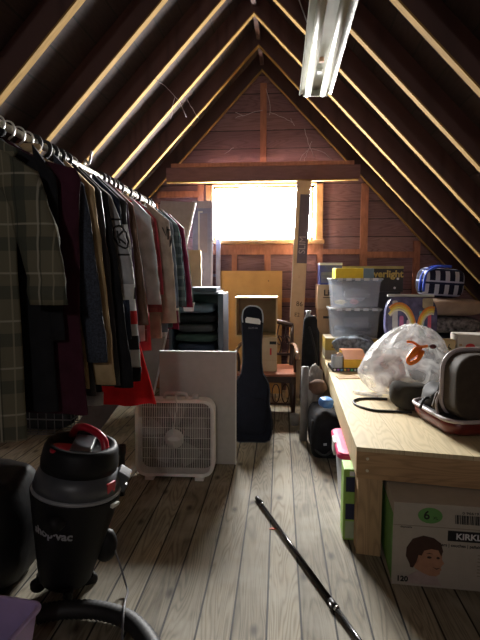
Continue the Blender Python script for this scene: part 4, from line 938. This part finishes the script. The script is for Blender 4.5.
for v in b.verts:
    p = v.co.copy(); a = math.atan2(p.y, p.x)
    top = max(0, p.z)
    rad = 1+.05*noise.fractal(p*2+Vector((3, 1, 2)), 1, 2, 4)+.045*math.sin(a*11+3*p.z)*top**1.5
    low = max(0, -p.z); x = p.x*.30*rad*(1-.25*top)*(1+.22*low)-.03*low*(p.x < 0); y = p.y*.24*rad*(1-.15*top)*(1+.15*low); z = p.z*.25*rad+.235
    if p.z < -.2: x *= 1+.03; y *= 1.02
    v.co = (x+.05*top, y, max(z, .003+.006*(1+noise.noise(p*5))))
link('bag_skin', b, bagm, tbg, smooth=True)
b = B()
for c0, e in (((.10, -.19, .36), 1), ((.10, -.19, .36), -1)):
    tube(b, [c0, (c0[0]-.05, -.245, .345+.015*e), (c0[0]-.095, -.265, .30), (c0[0]-.08, -.27, .275), (c0[0]-.03, -.255, .30), (c0[0]+.01*e, -.215, .345)], .014, 6, sm=4)
tube(b, [(.02, -.16, .40), (.06, -.175, .395), (.10, -.185, .37), (.15, -.18, .375)], .009, 6, sm=3)
link('drawstring', b, M('orange_plastic', (1.0, .22, .02), .4, .05), tbg, smooth=True, loc=(-.07, -.03, -.005))
link('knot', blob(.022, .018, .016, .2, 3, 1, 3), M('dark_knot', (.10, .02, .02), .5, .1), tbg, smooth=True, loc=(.115, -.205, .365))
link('bag_tail', prism(B(), [(-.30, .0), (-.37, -.03), (-.33, -.07), (-.22, -.16), (-.18, -.12)], .002, .02, 'z'), bagm, tbg)
for nm, s_, colr, lc, lb in (('pink_clothes', (.11, .10, .12), (.38, .27, .26), (.765, 3.36, BZ+.165), 'pinkish clothes seen through the white rubbish bag'), ('grey_clothes', (.11, .11, .12), (.10, .10, .11), (1.01, 3.42, BZ+.20), 'dark grey clothes seen through the white rubbish bag')):
    tag(link(nm, blob(*s_, .15, 4, len(nm), 3), M(nm+'_m', colr, .9, .3, 8), smooth=True, loc=lc), lb, 'clothes')
tag(link('black_cable', tube(B(), [(.80, 2.90, BZ+.0075), (.70, 2.915, BZ+.0075), (.58, 2.93, BZ+.0075), (.50, 3.02, BZ+.0075), (.485, 3.12, BZ+.0075), (.53, 3.19, BZ+.0075), (.62, 3.21, BZ+.0075), (.72, 3.20, BZ+.0075)], .0075, 8, sm=6), BLACKR, smooth=True), 'black cable loop on the bench before the rubbish bag', 'cable')

# ------------------------------------------------------------ open suitcase at the bench front
su = thing('suitcase', 'open soft suitcase with maroon shell and olive brown lid', 'suitcase', (.865, 2.44, BZ), (0, 0, .20))
SHELL = M('maroon_shell', (.13, .018, .016), .3, .15); OLIVE = M('olive_brown_cloth', (.050, .036, .024), .75, .2, 30); PIPE = M('pale_piping_pink', (.48, .42, .42), .45, .1); LINING = M('black_lining', (.014, .013, .013), .8, .2)
SW, SD = .62, .46
def rr2(k, z, x0=0, x1=SW, y0=0, y1=SD, r=.09): return [(p[0], p[1], z) for p in rrect(x0+k, x1-k, y0+k, y1-k, r)]
b = B(); loft(b, [rr2(.06, .0), rr2(.030, .008), rr2(.008, .035), rr2(0, .085), rr2(.014, .088), rr2(.03, .05)]); link('shell', b, SHELL, su, smooth=True)
link('piping', tube(B(), [(p[0], p[1], .090) for p in rrect(0, SW, 0, SD, .09)], .011, 8, closed=True), PIPE, su, smooth=True)
b = B(); loft(b, [rr2(.016, .084), rr2(.02, .095), rr2(.05, .098)]); link('lining', b, LINING, su, smooth=True)
# lid stood up along the front edge, outer face towards the camera
lid = []
LZ0, LZ1 = .075, .43
lo = rrect(.035, SW-.02, LZ0, LZ1, .10)
b = B(); loft(b, [[(p[0]*1+(0 if k == 0 else 0), y, LZ0+(p[1]-LZ0)*(1-k)+k*.2) for p in lo] for k, y in ((.10, .02), (.0, .045), (.0, .14), (.03, .155))]); link('lid', b, OLIVE, su, bevel=.008)
link('lid_piping', tube(B(), [(p[0], .15, p[1]+.004) for p in rrect(.03, SW-.015, LZ0, LZ1+.006, .105)], .012, 8, closed=True), PIPE, su, smooth=True)
link('zip_tag', tube(B(), [(.17, .018, .31), (.162, .010, .29), (.165, .010, .25), (.172, .016, .235)], .004, 6, sm=2), STEEL, su, smooth=True)
link('lid_patch', box(.27, .38, .012, .022, .22, .30), M('patch_brown', (.13, .10, .08), .6, .1), su, bevel=.006)
link('inner_flap', prism(B(), [(.035, .08), (-.01, .13), (.01, .20), (.045, .235), (.02, .28), (.05, .30), (.07, .10)], .16, .18), OLIVE, su, bevel=.006)
link('flap_edge', tube(B(), [(.02, .155, .09), (.005, .155, .15), (.03, .155, .215), (.052, .155, .235), (.025, .155, .27), (.045, .155, .31)], .007, 6, sm=3), PIPE, su, smooth=True)
link('grab_loop', tube(B(), [(.06, .30, .09), (.04, .28, .14), (-.01, .25, .15), (-.04, .24, .10)], .008, 8, sm=4), BLACKR, su, smooth=True)
link('packed_lump', pillow(.26, .22, .13, p=4, amp=.03, seed=21), LINING, su, smooth=True, loc=(.16, .30, .07))
tag(link('dark_bundle', pillow(.24, .18, .15, p=3, amp=.045, seed=22), M('dark_olive_cloth', (.05, .045, .035), .9, .3, 14), smooth=True, loc=(.83, 3.04, BZ)), 'dark grey bundle between the rubbish bag and the suitcase', 'cloth')

# ------------------------------------------------------------ cobwebs
WEB = M('cobweb_silk', (.55, .50, .55), .6, .1)
def cobweb(label, strands):
    b = B()
    for s in strands:
        P = smoothpts(s, 4); rnd = random.Random(len(s)*7+int(abs(s[0][0])*100))
        P = [p+Vector((rnd.uniform(-.006, .006), 0, rnd.uniform(-.006, .006))) for p in P]
        tube(b, P, .0022, 4)
    tag(link('cobweb', b, WEB, smooth=True), label, 'cobweb', 'cobwebs')
yc = 5.44
cobweb('ragged cobweb hanging below the ridge in front of the gable', [[(-.50, yc, 3.08), (-.36, yc, 3.12), (-.2, yc, 3.16)], [(-.5, yc, 3.14), (-.42, yc, 3.10)], [(-.17, yc, 3.38), (-.12, yc, 3.2), (-.13, yc, 3.10)], [(-.12, yc, 3.13), (0, yc, 3.08), (.12, yc, 3.02)], [(.10, yc, 3.06), (.15, yc, 2.98)]])
cobweb('wispy cobweb dangling above the collar beam', [[(.33, yc, 2.82), (.28, yc, 2.68), (.25, yc, 2.60)], [(.25, yc, 2.95), (.30, yc, 2.80), (.36, yc, 2.64)], [(.33, yc, 2.74), (.45, yc, 2.70), (.55, yc, 2.62)], [(.30, yc, 2.72), (.24, yc, 2.68), (.20, yc, 2.61)], [(-.62, yc, 2.70), (-.52, yc, 2.77)]])
cobweb('loose cobweb strands trailing between the rafters over the clothes', [[(-.84, 4.28, 2.93), (-.75, 4.2, 2.78), (-.70, 4.2, 2.70)], [(-.95, 3.70, 2.85), (-.80, 3.72, 2.72), (-.72, 3.75, 2.58)], [(-.80, 3.72, 2.72), (-.84, 3.72, 2.55)]])
